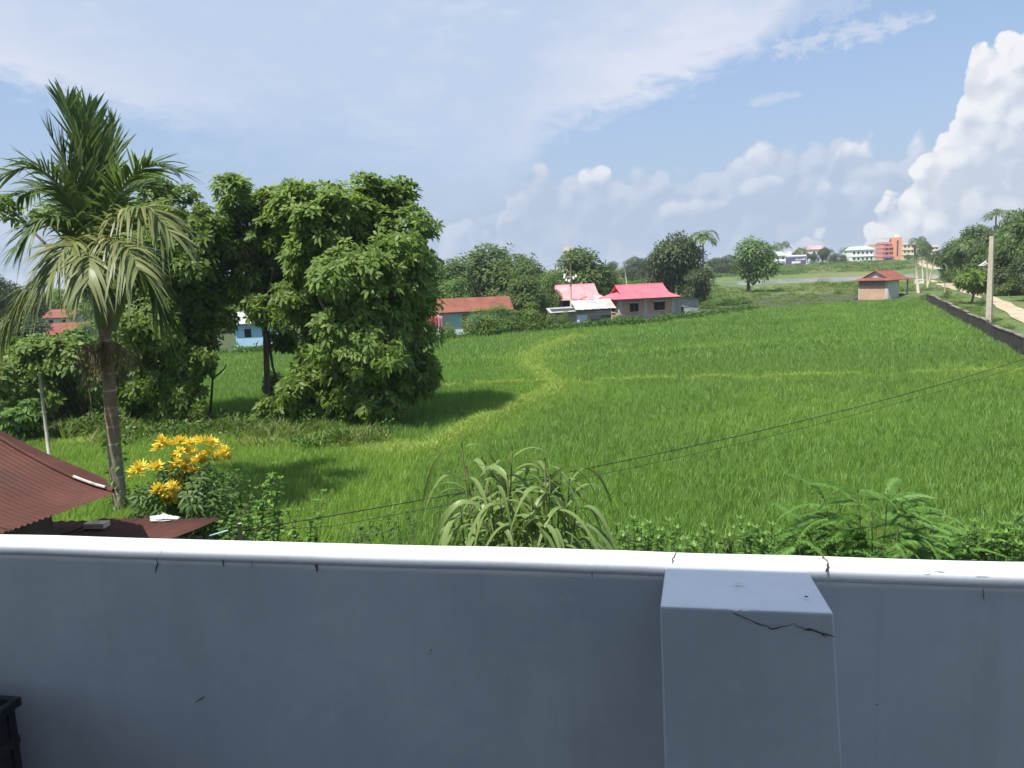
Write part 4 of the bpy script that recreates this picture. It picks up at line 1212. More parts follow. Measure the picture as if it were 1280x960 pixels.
    V, F = strips(Pp + out_ * .16, unit(out_ + g.normal(0, .4, (n, 3))), unit(np.array([0, 0, 1]) + g.normal(0, .4, (n, 3))), .13, .07, .4, LEAF3)
    link('creeper', np_mesh('creeper', V - b, F, LEAF_E), t)
    return t


palm_near()


def far_palm_proto(seed, nf, leafs, hang, droop):
    g = np.random.default_rng(seed); ms = []
    for i in range(nf):
        a = 6.28 * i / nf + g.uniform(-.2, .2); up = g.uniform(.15, 1.5)
        L = g.uniform(.85, 1.1)
        d = np.array([math.cos(a), math.sin(a), 0])
        P = [np.zeros(3), d * .35 * L + np.array([0, 0, .30 * up + .08]), d * .75 * L + np.array([0, 0, .40 * up - droop * .12]), d * 1.0 * L + np.array([0, 0, .30 * up - droop * .45])]
        V, F, mb = frond_mesh(P, leafs, .045, 20, g, .95, hang, .012, LEAF3)
        me = np_mesh('frond', V, F, FROND)
        ms.append((me, mb.mesh('rachis', RACH)))
    return ms


FP = [far_palm_proto(321, 12, .26, .4, .7), far_palm_proto(322, 16, .28, .45, .8)]
PALMST = mat('grey_palm_stem', (0.20, 0.18, 0.15), (0.28, 0.26, 0.22), 3, .9)


def far_palm(px, top, Y, r, kind, label):
    p = at(px, top, Y); z = float(hgt(p[0], p[1]))
    zc = p[2] - r * .45
    t = thing('palm_tree', label, 'palm', (p[0], p[1], z), random.uniform(0, 6), 'palms rising among the trees')
    MB().tube([(0, 0, -.1), (.1, 0, (zc - z) * .4), (0, .05, zc - z)], [.14, .11, .09], 8).build('stem', PALMST, t, True)
    for me, rm in FP[kind]:
        f = link('frond', me, t); f.location = (0, 0, zc - z); f.scale = (r, r, r)
        link('rachis', rm, f)


for a in [(1246, 263, 104, 1.6, 0, 'slim palm rising above the roadside grove'), (879, 290, 101, 1.9, 1, 'coconut palm beside the big dark tree'), (1274, 285, 88, 2.6, 1, 'leaning palm crown inside the roadside grove'), (1212, 300, 116, 2.4, 1, 'palm crown among the grove trees'), (978, 303, 390, 4.0, 1, 'distant coconut palm behind the purple shop'), (966, 308, 400, 3.5, 1, 'distant coconut palm above the blue shed'), (1001, 310, 420, 3.2, 1, 'distant palm over the purple shop'), (1004, 311, 410, 3.0, 1, 'distant palm beside the purple shop'), (1057, 310, 420, 3.2, 1, 'distant palm before the white house'), (1036, 312, 430, 3.2, 0, 'distant palm by the pink-roofed house'), (1148, 297, 330, 3.5, 1, 'distant palm behind the wire pole')]:
    far_palm(*a)

# ------------------------------------------------------------------ plants close below the balcony
def stem_plant(name, label, base, tops, leafmat, leafL, leafW, npl, seed, cat='plant', stem_r=.012, droop=.5, prof=LEAF4, group=None, start=.25, side=False):
    """several stems from one foot; leaves in spirals along the upper part"""
    g = np.random.default_rng(seed)
    t = thing(name, label, cat, base, 0, group)
    b = np.array(base, float)
    st = MB(); parts = []
    for tp in tops:
        tp = np.array(tp, float)
        mid = b * .45 + tp * .55 + g.normal(0, .06, 3)
        C = densify([b + g.normal(0, .04, 3) * np.array([1, 1, 0]), mid, tp], .06)
        st.tube(C[::2] if len(C) > 6 else C, list(np.linspace(stem_r, stem_r * .35, len(C[::2] if len(C) > 6 else C))), 5)
        n = npl; u = start + (1 - start) * g.random(n) ** .8
        i = np.clip((u * (len(C) - 1)).astype(int), 0, len(C) - 1)
        th = np.arange(n) * 2.4 + g.uniform(0, 6)
        T = unit(np.gradient(C, axis=0))[i]
        o = np.stack([np.cos(th), np.sin(th), np.zeros(n)], -1)
        D = unit(o + T * g.uniform(.1, .9, n)[:, None])
        N = unit(np.cross(D, np.cross(np.array([0, 0, 1.0]) + g.normal(0, .25, (n, 3)), D)))
        k = (1.15 - .55 * u)
        parts.append(strips(C[i], D, N, leafL * k * g.uniform(.7, 1.2, n), leafW * k * g.uniform(.8, 1.2, n), droop * g.uniform(.2, 1.3, n), prof))
        # fresh rosette at the tip
        th = np.arange(6) * 1.05
        o = np.stack([np.cos(th), np.sin(th), np.full(6, 1.1)], -1)
        parts.append(strips(np.repeat(tp[None], 6, 0), o, np.stack([-np.cos(th), -np.sin(th), np.ones(6)], -1), leafL * .6, leafW * .6, .2, prof))
    st.build('stem', mat('green_stem', (0.10, 0.13, 0.04), (0.16, 0.12, 0.06), 5, .7), t, True, world=True)
    V, F = merge(parts)
    tag(link('foliage', np_mesh('foliage', V - b, F, leafmat), t), kind='stuff')
    return t


def ground_under(px, py, Y):
    p = at(px, py, Y); p[2] = 0.0
    return p


SHRUB1 = leaf_mat('bright_shrub_leaves', (0.085, 0.185, 0.028), (0.14, 0.26, 0.045), (0.20, 0.30, 0.07), trans=.38, rough=.42)
SHRUB2 = leaf_mat('dull_shrub_leaves', (0.070, 0.135, 0.032), (0.115, 0.19, 0.05), trans=.38, rough=.55)

def build_croton():
    Y = 15.2; g = np.random.default_rng(401)
    b = ground_under(228, 660, Y)
    t = thing('croton_bush', 'bush topped with bright yellow leaf rosettes next to the palm', 'bush', b)
    lob = px_lobes([(228, 610, 30), (205, 625, 26), (255, 620, 30), (190, 640, 24), (235, 645, 30), (270, 645, 26), (212, 590, 16), (245, 590, 22), (270, 605, 18), (180, 620, 14), (210, 660, 30), (250, 665, 30)], Y, g, .5)
    V, F = crown_arrays(lob, 1150, 5, .15, .05, g, inner=.3, droop=(.2, .6), gap=0)
    tag(link('foliage', np_mesh('foliage', V - b, F, SHRUB2), t), kind='stuff')
    st = MB(); limbs(st, b + np.array([0, 0, .1]), lob, .03, g); st.build('branches', BARK, t, True, world=True)
    yl = leaf_mat('yellow_croton_leaves', (0.70, 0.55, 0.06), (0.76, 0.64, 0.10), (0.66, 0.44, 0.05), trans=.3, rough=.45)
    protos = []
    for k in range(3):
        n = 26; th = np.arange(n) * 2.4; el = np.linspace(1.45, .15, n)
        D = np.stack([np.cos(th) * np.cos(el), np.sin(th) * np.cos(el), np.sin(el)], -1) + g.normal(0, .12, (n, 3))
        N = unit(np.cross(D, np.cross(np.array([0, 0, 1.0]) + g.normal(0, .2, (n, 3)), D)))
        V, F = strips(np.zeros((n, 3)), D, N, g.uniform(.12, .19, n), .042, .15, LEAF4)
        protos.append(np_mesh('yellow_rosette', V, F, yl))
    spots = [(203, 554), (199, 562), (208, 558), (222, 556), (230, 553), (238, 556), (246, 552), (255, 553), (262, 555), (268, 558), (225, 565), (234, 566), (243, 568), (252, 570), (218, 574), (260, 571), (268, 572), (276, 568), (281, 572), (287, 574), (226, 582), (236, 580), (246, 578), (217, 588), (230, 586), (240, 590), (220, 580), (254, 578), (172, 587), (178, 584), (168, 592), (195, 585), (216, 610), (222, 607), (206, 616), (214, 620), (210, 624), (203, 611), (224, 614), (198, 615), (284, 566), (206, 628), (222, 630)]
    for (px, py) in spots:
        p = at(px + g.uniform(-1, 1), py + g.uniform(-1, 1), Y - g.uniform(.1, .6))
        o = link('yellow_rosette', protos[int(g.integers(3))], t); o.location = Vector(p - b)
        s = g.uniform(.95, 1.35); o.scale = (s, s, s); o.rotation_euler = (g.normal(0, .35) + .25, g.normal(0, .35), g.uniform(0, 6.28))
    rl = protos[0].copy(); rl.materials.clear(); rl.materials.append(leaf_mat('red_croton_leaf', (0.5, 0.08, 0.04), (0.6, 0.12, 0.05)))
    o = link('red_leaf', rl, t); o.location = Vector(at(240, 609, Y - .6) - b); o.scale = (.35, .35, .35)


build_croton()


def px_tops(lst, Y, g, j=.25):
    return [at(px, py, Y + g.uniform(-j, j)) for px, py in lst]


_g = np.random.default_rng(411)
stem_plant('leafy_shrub', 'tall upright leafy shrub next to the yellow bush', ground_under(338, 690, 13.2), px_tops([(342, 582), (338, 596), (350, 600), (330, 610), (345, 620), (322, 630)], 13.2, _g), SHRUB1, .20, .085, 60, 412, 'shrub', start=.30)
stem_plant('leafy_shrub', 'dull green spreading shrub below the yellow bush', ground_under(305, 690, 14.0), px_tops([(296, 590), (310, 604), (285, 600), (320, 612), (275, 615), (300, 625), (330, 640), (262, 628)], 14.0, _g), SHRUB2, .17, .07, 60, 413, 'shrub', start=.2)
stem_plant('leafy_shrub', 'sprawling pale-leaved shrub at the foot of the upright shrub', ground_under(375, 690, 12.5), px_tops([(372, 640), (352, 650), (388, 652), (360, 640), (395, 628), (405, 616), (398, 650), (335, 655), (318, 650)], 12.5, _g), SHRUB1, .16, .085, 34, 414, 'shrub', start=.35)
stem_plant('leafy_shrub', 'creeping shrub beside the low brown roof', ground_under(290, 700, 11.5), px_tops([(275, 655), (290, 648), (305, 652), (322, 655), (340, 660), (285, 662)], 11.5, _g), SHRUB1, .15, .09, 40, 415, 'shrub', start=.4)
for i, (px, py, Y, lab) in enumerate([(462, 650, 12.0, 'low dark weed beside the sprawling shrub'), (485, 644, 12.0, 'dark weed between the sprawling shrub and the tall grass'), (508, 640, 12.0, 'upright dark weed next to the tall grass'), (450, 660, 11.5, 'lowest weed along the parapet by the shrubs')]):
    stem_plant('weed_plant', lab, ground_under(px, 690, Y), px_tops([(px, py), (px - 10, py + 8), (px + 9, py + 9)], Y, _g), SHRUB2, .13, .045, 46, 420 + i, 'weed', .008, group='weeds behind the parapet', start=.3)


def build_tall_grass():
    Y = 8.2; g = np.random.default_rng(431)
    b = ground_under(645, 700, Y)
    t = thing('tall_grass_clump', 'clump of tall cane grass with long arching strap leaves behind the parapet', 'grass', b)
    gm = leaf_mat('cane_grass_blades', (0.135, 0.205, 0.060), (0.195, 0.265, 0.085), (0.33, 0.32, 0.13), trans=.35, rough=.42)
    dry = leaf_mat('dry_cane_blades', (0.36, 0.33, 0.15), (0.45, 0.40, 0.20), trans=.3, rough=.6)
    cane = mat('cane', (0.12, 0.16, 0.06), (0.22, 0.2, 0.09), 6, .6)
    stalks = [(577, 562, -.2), (583, 590, .1), (606, 585, .3), (612, 610, -.3), (640, 566, 0), (634, 600, -.4), (655, 605, .2), (672, 590, .3), (681, 580, -.1), (688, 600, -.35), (700, 592, .2), (712, 606, 0), (625, 625, -.5), (665, 630, -.5), (600, 635, -.4), (560, 625, .2), (590, 610, -.2), (620, 600, .2), (648, 625, -.45), (680, 625, -.3), (705, 630, -.2), (640, 640, -.5), (575, 640, -.3), (610, 650, -.5), (655, 655, -.6), (690, 650, -.5), (595, 660, -.6), (720, 640, -.2), (630, 665, -.6), (672, 665, -.6)]
    for k, (px, py, dy) in enumerate(stalks):
        tp = at(px, py - 8, Y + dy)
        foot = b + np.array([(tp[0] - b[0]) * .55, dy * .6, 0]) + g.normal(0, .05, 3) * np.array([1, 1, 0])
        C = densify([foot, foot * .5 + tp * .5 + g.normal(0, .04, 3), tp], .1)
        s = MB().tube(C, list(np.linspace(.016, .008, len(C))), 6).build('stalk', cane, t, True, world=True)
        nb = int(g.integers(12, 16))
        for j in range(nb):
            u = .30 + .70 * (j + g.random()) / nb
            p = C[min(len(C) - 1, int(u * (len(C) - 1)))]
            side = -1 if j % 2 else 1
            outx = side * g.uniform(.35, 1.0) if px < 690 else g.choice([-.5, 1.0], p=[.25, .75]) * g.uniform(.5, 1.1)
            o = np.array([outx, g.normal(0, .55), 0]); L = g.uniform(.60, 1.05) * (1.15 if px > 690 else 1)
            up = g.uniform(.55, 1.25)
            cc = 14; uu = np.linspace(0, 1, cc)
            ex = unit(o) * .55 if np.linalg.norm(o) > .1 else o
            P = p + np.outer(uu * L * (.55 + .25 * g.random()), unit(o)) + np.outer(L * (up * uu * .62 - g.uniform(.9, 1.5) * uu ** 2.3), [0, 0, 1])
            w = np.interp(uu, [0, .15, .5, .8, 1], [.55, .9, 1, .65, .03]) * g.uniform(.045, .075)
            T = unit(np.gradient(P, axis=0)); S = unit(np.cross(T, np.array([0, 0, 1.0]) + g.normal(0, .3, 3)))
            tw = g.uniform(-.5, .5) * uu
            S2 = S * np.cos(tw)[:, None] + np.cross(T, S) * np.sin(tw)[:, None]
            Nn = np.cross(S2, T)
            V = np.stack([P - S2 * (w / 2)[:, None], P + Nn * (-.12 * w)[:, None], P + S2 * (w / 2)[:, None]], 1).reshape(-1, 3)
            F = []
            for q in range(cc - 1):
                F += [(3 * q, 3 * q + 1, 3 * q + 4, 3 * q + 3), (3 * q + 1, 3 * q + 2, 3 * q + 5, 3 * q + 4)]
            lowd = u < .45 and g.random() < .4
            bl = link('blade', np_mesh('blade', V - b, np.array(F), dry if lowd else gm, True), s)
        # furled youngest leaf standing upright
        if k in (0, 2, 4, 7, 8):
            V, F = strips(tp[None], np.array([[g.normal(0, .06), 0, 1.0]]), np.array([[1.0, .4, 0]]), g.uniform(.3, .5), .022, 0, STRAP)
            link('blade', np_mesh('blade', V - b, F, gm), s)


build_tall_grass()


def build_feathery():
    Y = 8.4; g = np.random.default_rng(441)
    b = ground_under(1095, 720, Y)
    t = thing('feathery_shrub', 'feathery shrub with fine drooping fern-like leaves behind the parapet', 'shrub', b)
    fm = leaf_mat('feathery_leaflets', (0.100, 0.215, 0.040), (0.150, 0.285, 0.060), (0.20, 0.33, 0.08), trans=.4, rough=.5)
    protos = []
    for k in range(4):
        n = 22; u = np.linspace(.1, 1, n)
        C = np.stack([u * .42, np.zeros(n) + .02 * np.sin(u * 4 + k), .10 * u - (.28 + .05 * k) * u ** 2], -1)
        parts = []
        for sg in (-1, 1):
            for row in (0, 1):
                D = np.stack([np.full(n, .55) + .15 * row, np.full(n, 1.0 * sg), g.normal(-.12, .10, n)], -1)
                L = (.062 - .012 * row) * (.55 + .8 * np.sin(math.pi * (.12 + .82 * u)))
                parts.append(strips(C + np.array([.009 * row, 0, 0]), D, np.array([[0, 0, 1.0]]) + g.normal(0, .25, (n, 3)), L * 1.1, .016, .3, LEAF3))
        parts.append(strips(np.zeros((1, 3)), np.array([[1, 0, .1]]), np.array([[0, 0, 1.0]]), .42, .006, .25, STRAP))
        V, F = merge(parts)
        protos.append(np_mesh('leaf', V, F, fm))
    tops = [(1030, 622), (1046, 614), (1072, 612), (1090, 622), (1110, 612), (1128, 630), (1150, 640), (1020, 640), (1004, 652), (1060, 640), (1100, 645), (1135, 655), (1165, 660), (1180, 672), (1012, 668), (1040, 660), (1080, 665), (1120, 672), (1150, 680), (990, 672), (1190, 688)]
    st = mat('feathery_stem', (0.13, 0.14, 0.05), (0.19, 0.15, 0.08), 6, .7)
    for px, py in tops:
        tp = at(px, py, Y + g.uniform(-.35, .35))
        fork = b * .5 + tp * .5 + np.array([0, 0, .2])
        C = densify([b + np.array([0, 0, .6]), fork, tp], .08)
        br = MB().tube(C, list(np.linspace(.014, .004, len(C))), 5).build('branch', st, t, True, world=True)
        for j in range(12):
            u = .45 + .55 * (j + g.random()) / 12
            p = C[min(len(C) - 1, int(u * (len(C) - 1)))]
            o = link('leaf', protos[int(g.integers(4))], br); o.location = Vector(p - b)
            s = g.uniform(.75, 1.15); o.scale = (s, s, s)
            az = g.uniform(-.7, .7) + (0 if tp[0] > b[0] - .1 else math.pi) if g.random() < .65 else g.uniform(0, 6.28)
            o.rotation_euler = (g.normal(0, .2), g.normal(-.35, .35), az)


build_feathery()
_places = ['beneath the feathery shrub', 'beside the tall grass', 'past the feathery shrub']
ORD = 'first second third fourth fifth sixth seventh eighth ninth tenth eleventh twelfth thirteenth fourteenth fifteenth sixteenth seventeenth eighteenth nineteenth twentieth'.split()
WEEDS = [(772, 668, 9.5, 0), (792, 652, 9.2, 1), (812, 660, 9.4, 0), (836, 645, 9.2, 1), (858, 665, 9.0, 0), (880, 655, 9.2, 1), (905, 662, 9.0, 0), (925, 638, 9.0, 2), (945, 660, 9.0, 0), (965, 652, 8.8, 1), (985, 665, 8.8, 0), (1205, 655, 8.4, 1), (1218, 645, 8.2, 2), (1240, 668, 8.2, 0), (1255, 652, 8.2, 0), (1272, 645, 8.2, 1), (1290, 650, 8.2, 0), (700, 672, 9.8, 0), (740, 676, 9.6, 0), (1310, 648, 8.2, 1)]
for i, (px, py, Y, k) in enumerate(WEEDS):
    py += (7 * i * i) % 23 - 9
    side = 'between the tall cane grass and the feathery shrub' if 745 < px < 1000 else ('past the feathery shrub' if px > 1000 else 'at the foot of the tall cane grass')
    order = sorted(w[0] for w in WEEDS).index(px)
    lab = ORD[order] + [' weed along the parapet, low and dark, ', ' weed along the parapet, narrow-leaved, ', ' weed along the parapet, with pale tip, '][k] + 'counted from the tall cane grass'
    stem_plant('weed_plant', lab, ground_under(px, 700, Y), px_tops([(px, py), (px - 9, py + 12), (px + 10, py + 9), (px + 3, py + 18), (px - 14, py + 22), (px + 15, py + 24)], Y, _g, .15), SHRUB2 if k == 0 and i % 3 == 0 else SHRUB1, .17, .048 if k else .058, 48, 450 + i, 'weed', .009, droop=.35, group='weeds behind the parapet', start=.35)

# ------------------------------------------------------------------ poles, wires
CONC = mat('concrete_pole', (0.36, 0.32, 0.25), (0.44, 0.40, 0.32), 3, .85, .3, 30)
BAMB = mat('bamboo', (0.30, 0.26, 0.17), (0.38, 0.34, 0.24), 4, .7)


def pole(label, top, bot, Y, r0, r1, mt, name='utility_pole', extra=None):
    p0 = at(*bot, Y); p1 = at(*top, Y)
    z = float(hgt(p0[0], p0[1]))
    d = (p1 - p0) / max(.1, (p1[2] - p0[2]))
    foot = p0 + d * (z - p0[2])
    t = thing(name, label, 'pole', foot)
    n = 4 if 'square' in label else 10
    MB().tube([foot - d * .1, foot * .5 + p1 * .5, p1], [r0, (r0 + r1) / 2, r1], n).build('shaft', mt, t, n > 4, world=True)
    return t, foot, p1


P1, f1, t1 = pole('tall square concrete pole behind the low wall', (1240, 295), (1236, 404), 53, .24, .17, CONC)
for k, zz in enumerate((1.6, 2.4)):
    q = t1 * (1 - zz / 9) + f1 * zz / 9
    MB().tube([q + np.array([-.22, 0, -.05]), q + np.array([.22, 0, .05])], [.02, .02], 6).build('bracket', mat('rusty_iron', (0.10, 0.06, 0.04), (0.15, 0.1, 0.07), 6, .8), P1, world=True)
PB, fb, tb = pole('weathered grey wire pole at the corner of the hut yard', (1143, 306), (1148, 368), 99, .16, .12, CONC)
MB().tube([tb + np.array([-.5, 0, -.6]), tb + np.array([.5, 0, -.55])], [.05, .05], 6).build('cross_arm', CONC, PB, world=True)
for k, (tp, bt, Y, lab) in enumerate([((1159, 311), (1159, 344), 128, 'straight bamboo post beside the road'), ((1171, 315), (1161, 352), 118, 'leaning bamboo stay beside the road'), ((1152, 312), (1153, 338), 160, 'thin far post beside the road'), ((1181, 344), (1181, 371), 86, 'thin pale stick behind the low wall'), ((780, 328), (783, 352), 180, 'pale leaning pole beyond the houses'), ((757, 324), (757, 352), 170, 'thin pole behind the yellowish bush'), ((694, 330), (694, 360), 130, 'thin pole behind the layered tree'), ((1008, 308), (1008, 334), 340, 'tall thin pole next to the purple shop'), ((1036, 312), (1036, 335), 330, 'thin pole before the pink-roofed house'), ((968, 312), (969, 334), 330, 'thin pole beside the blue shed'), ((1234, 312), (1232, 345), 96, 'slim pale post behind the concrete pole'), ((1242, 318), (1241, 345), 97, 'thin dark post among the grove shrubs')]):
    pole(lab, tp, bt, Y, .11 if Y > 100 else .06, .08 if Y > 100 else .045, BAMB if 'bamboo' in lab or 'stick' in lab else CONC, 'wooden_post')
pole('bare grey stick standing in the grass before the bushes', (49, 466), (63, 580), 22.8, .055, .035, mat('bare_stick', (0.34, 0.30, 0.24), (0.46, 0.42, 0.36), 8, .9), 'wooden_post')
st, f_, t_ = pole('broken dark sapling with one bare side branch', (266, 470), (262, 530), 29.2, .05, .035, BARK_D, 'dead_sapling')
st['category'] = 'sapling'
MB().tube([at(266, 474, 29.2), at(273, 468, 29.2), at(281, 460, 29.2), at(283, 455, 29.2)], [.035, .03, .025, .015], 6).build('branch', BARK_D, st, world=True)
PT, fT, tT = pole('thin pole with white insulators above the short pink roof', (713, 316), (714, 405), 79, .10, .07, CONC)
white = mat('white_porcelain', (0.75, 0.74, 0.72), (0.8, 0.8, 0.78), 5, .4)
MB().tube([at(704, 347, 79), at(722, 345.5, 79)], [.05, .05], 6).build('cross_arm', CONC, PT, world=True)
for px, py in ((705.5, 346), (708, 349.5), (711.5, 350.5), (717, 347), (720, 344.5), (706, 343.5)):
    c = at(px, py, 78.8); MB().tube([c + np.array([0, 0, -.16]), c + np.array([0, 0, -.05]), c + np.array([0, 0, .02]), c + np.array([0, 0, .16])], [.05, .13, .09, .05], 8).build('insulator', white, PT, True, world=True)

# cable slung across the near part of the field, with the bamboo posts it hangs from
wire_m = mat('black_cable', (0.02, 0.02, 0.02), None, rough=.6)
A0 = at(300, 664, 9.6); B0 = at(1420, 400, 20.5)
for k, dz in enumerate((0, -.14)):
    C = []
    for u in np.linspace(0, 1, 40):
        p = A0 * (1 - u) + B0 * u
        C.append(p + np.array([0, 0, dz * (1 if u > .05 else u / .05) - .42 * 4 * u * (1 - u)]))
    w = MB().tube(C, .007 if k == 0 else .004, 5).build('overhead_cable', wire_m, smooth=True)
    tag(w, ['thin black cable slung low across the rice field', 'finer second cable hanging under the black cable'][k], 'cable', 'cables across the field')
for q, lab in ((A0, 'short bamboo post holding the cable by the brown roof'), (B0, 'bamboo post holding the far end of the cable')):
    t = thing('wooden_post', lab, 'post', (q[0], q[1], float(hgt(q[0], q[1]))))
    MB().tube([(0, 0, -.1), (0, 0, q[2] + .1 - float(hgt(q[0], q[1])))], [.04, .03], 8).build('shaft', BAMB, t, True)
# wires between the roadside poles
for k, (p0, p1, sag, lab) in enumerate([(t1 + np.array([0, 0, -.3]), tb + np.array([0, 0, -.4]), .9, 'thin wire strung from the concrete pole to the wire pole'), (tT + np.array([0, 0, -.4]), at(560, 362, 76), .5, 'thin wire running from the insulator pole to the turquoise house'), (tT + np.array([0, 0, -.4]), at(757, 326, 170), 1.0, 'thin wire running from the insulator pole away to a far pole')]):
    C = [p0 * (1 - u) + p1 * u - np.array([0, 0, sag * 4 * u * (1 - u)]) for u in np.linspace(0, 1, 20)]
    tag(MB().tube(C, .012, 4).build('overhead_wire', wire_m, smooth=True), lab, 'wire', 'wires between the poles')

# ------------------------------------------------------------------ low wall along the road
def build_low_wall():
    mt = mat('mildewed_wall', (0.030, 0.028, 0.024), (0.062, 0.056, 0.047), 1.4, .95, .5, 12, c3=(0.11, 0.10, 0.08), scale3=.8, lo3=.6, hi3=.75)
    cp = mat('wall_cap', (0.20, 0.18, 0.145), (0.10, 0.09, 0.075), 1.2, .95, .4, 14)
    C = densify([(p[0], p[1], 0) for p in WALL], 2.6)[:, :2]
    t = thing('low_wall', 'long low mildew-blackened wall between the rice field and the sandy road', 'wall', (C[0][0], C[0][1], 0))
    for i in range(len(C) - 1):
        a, b = C[i], C[i + 1]; d = unit(b - a); s = np.array([d[1], -d[0]])
        h0 = .92 + .05 * math.sin(i * 1.7); h1 = h0 + random.uniform(-.03, .03)
        e = .012
        V = []
        for z0, z1 in ((-.1, -.1), (h0, h1)):
            for o in (0, .20):
                V += [(*(a + d * e + s * o), z0), (*(b - d * e + s * o), z1)]
        MB().add(V, [(0, 2, 3, 1), (4, 5, 7, 6), (0, 1, 5, 4), (2, 6, 7, 3), (0, 4, 6, 2), (1, 3, 7, 5)]).build('wall_panel', mt, t, world=True)
        if (i % 5) not in (1,):
            V = []
            for dz in (.003, .055):
                for o in (-.02, .24):
                    V += [(*(a + d * e + s * o), h0 + dz), (*(b - d * e + s * o), h1 + dz)]
            MB().add(V, [(0, 2, 3, 1), (4, 5, 7, 6), (0, 1, 5, 4), (2, 6, 7, 3), (0, 4, 6, 2), (1, 3, 7, 5)]).build('cap', cp, t, world=True)
        if i % 6 == 2:
            V = MB(); q = a
            M = Matrix.Translation((q[0] + s[0] * .1, q[1] + s[1] * .1, 0)) @ Matrix.Rotation(math.atan2(d[1], d[0]), 4, 'Z')
            V.box(-.13, .13, -.15, .15, -.1, h0 + .09, M).build('post', cp if i % 2 else mt, t, world=True)


build_low_wall()
#PART3

# ------------------------------------------------------------------ houses
def corr_mat(name, c1, c2, c3=None):
    return mat(name, c1, c2, 1.2, .7, .15, 20, c3=c3, scale3=.9, lo3=.52, hi3=.7, spec=.15)


PINK = corr_mat('pink_roof_tin', (0.58, 0.11, 0.145), (0.63, 0.14, 0.17))
PINKF = corr_mat('faded_pink_roof_tin', (0.60, 0.21, 0.23), (0.66, 0.27, 0.28), (0.45, 0.38, 0.37))
RUST = corr_mat('rust_roof_tin', (0.165, 0.062, 0.042), (0.21, 0.082, 0.056), (0.13, 0.055, 0.04))
RED = corr_mat('red_roof_tin', (0.185, 0.062, 0.046), (0.225, 0.085, 0.062))
GREYTIN = corr_mat('grey_tin', (0.34, 0.34, 0.34), (0.42, 0.42, 0.41), (0.27, 0.255, 0.24))
DARK = mat('dark_opening', (0.015, 0.014, 0.013), None, rough=.9)
CEM = mat('cement_render', (0.42, 0.38, 0.33), (0.48, 0.44, 0.39), 2, .9, .2, 20)


def brick_mat(name, c1, c2, mortar, sc_=1.0):
    if name in _mats: return _mats[name]
    mt, t, out = new_mat(name)
    pos = t.node('ShaderNodeTexCoord').outputs['Object']
    sp = t.node('ShaderNodeSeparateXYZ'); t.l.new(pos, sp.inputs[0])
    cb = t.node('ShaderNodeCombineXYZ'); t.l.new(t.m('ADD', sp.outputs[0], sp.outputs[1]), cb.inputs[0]); t.l.new(sp.outputs[2], cb.inputs[1])
    bk = t.node('ShaderNodeTexBrick'); t.l.new(cb.outputs[0], bk.inputs['Vector'])
    bk.inputs['Scale'].default_value = 1.0; bk.inputs['Brick Width'].default_value = .25 * sc_; bk.inputs['Row Height'].default_value = .085 * sc_; bk.inputs['Mortar Size'].default_value = .012
    for nm, v in (('Color1', c1), ('Color2', c2), ('Mortar', mortar)): bk.inputs[nm].default_value = (*v, 1)
    c = t.mix(t.m('MULTIPLY', t.rmp(t.noise(pos, .9, 6), .45, .7), .5), bk.outputs[0], (0.50, 0.40, 0.31))
    b = t.node('ShaderNodeBsdfPrincipled'); t.put(b.inputs['Base Color'], c); b.inputs['Roughness'].default_value = .9
    t.l.new(b.outputs[0], out.inputs[0]); _mats[name] = mt
    return mt


BRICK = brick_mat('brick', (0.40, 0.185, 0.115), (0.50, 0.27, 0.175), (0.48, 0.40, 0.32))


def curve_h(t, h, fl):               # ridge t=0 .. eave t=1, concave flare
    return h * (1 - t) * (1 - fl * t)


def assam_roof(parent, name, mt, L, W, zb, h, ov=.5, gx=1.0, fl=.35, gable_mt=None, thick=.05, tg=.45):
    """hipped roof with a small gable at each ridge end; local x along the ridge"""
    xe = L / 2 + ov; ye = W / 2 + ov; xg = L / 2 - gx
    ts = [0, .15, .3, tg, .6, .75, .9, 1.0]
    V = []; F = []
    for sy in (-1, 1):
        rows = []
        for t in ts:
            z = zb + curve_h(t, h, fl)
            x = (xg + ov * .55) if t <= tg else (xg + ov * .1 + (xe - xg - ov * .1) * ((t - tg) / (1 - tg)))
            k = len(V); V += [(-x, sy * ye * t, z), (x, sy * ye * t, z)]; rows.append(k)
        for a, b in zip(rows[:-1], rows[1:]):
            F.append((a, a + 1, b + 1, b) if sy < 0 else (a, b, b + 1, a + 1))
    roof = MB(); roof.v = V; roof.f = F
    for sx in (-1, 1):
        rows = []
        for t in ts:
            if t < tg: continue
            z = zb + curve_h(t, h, fl) - .012
            x = xg + ov * .1 + (xe - xg - ov * .1) * ((t - tg) / (1 - tg))
            k = len(roof.v); roof.v += [(sx * x, -ye * t, z), (sx * x, ye * t, z)]; rows.append(k)
        for a, b in zip(rows[:-1], rows[1:]):
            roof.f.append((a, b, b + 1, a + 1) if sx < 0 else (a, a + 1, b + 1, b))
    o = roof.build(name, mt, parent)
    so = o.modifiers.new('sheet', 'SOLIDIFY'); so.thickness = thick; so.offset = -1
    for sx in (-1, 1):
        y = ye * tg * .97; z0 = zb + curve_h(tg, h, fl) - .02
        q = MB().add([(sx * (xg - .02), -y, z0), (sx * (xg - .02), y, z0), (sx * (xg - .02), 0, zb + h - .07)], [(0, 1, 2)])
        g_ = q.build('gable', gable_mt or DARK, o)
        so = g_.modifiers.new('t', 'SOLIDIFY'); so.thickness = .03
    rc = MB().tube([(-(xg + ov * .55), 0, zb + h + .03), ((xg + ov * .55), 0, zb + h + .03)], .07, 6)
    rc.build('ridge_cap', mt, o)
    return o


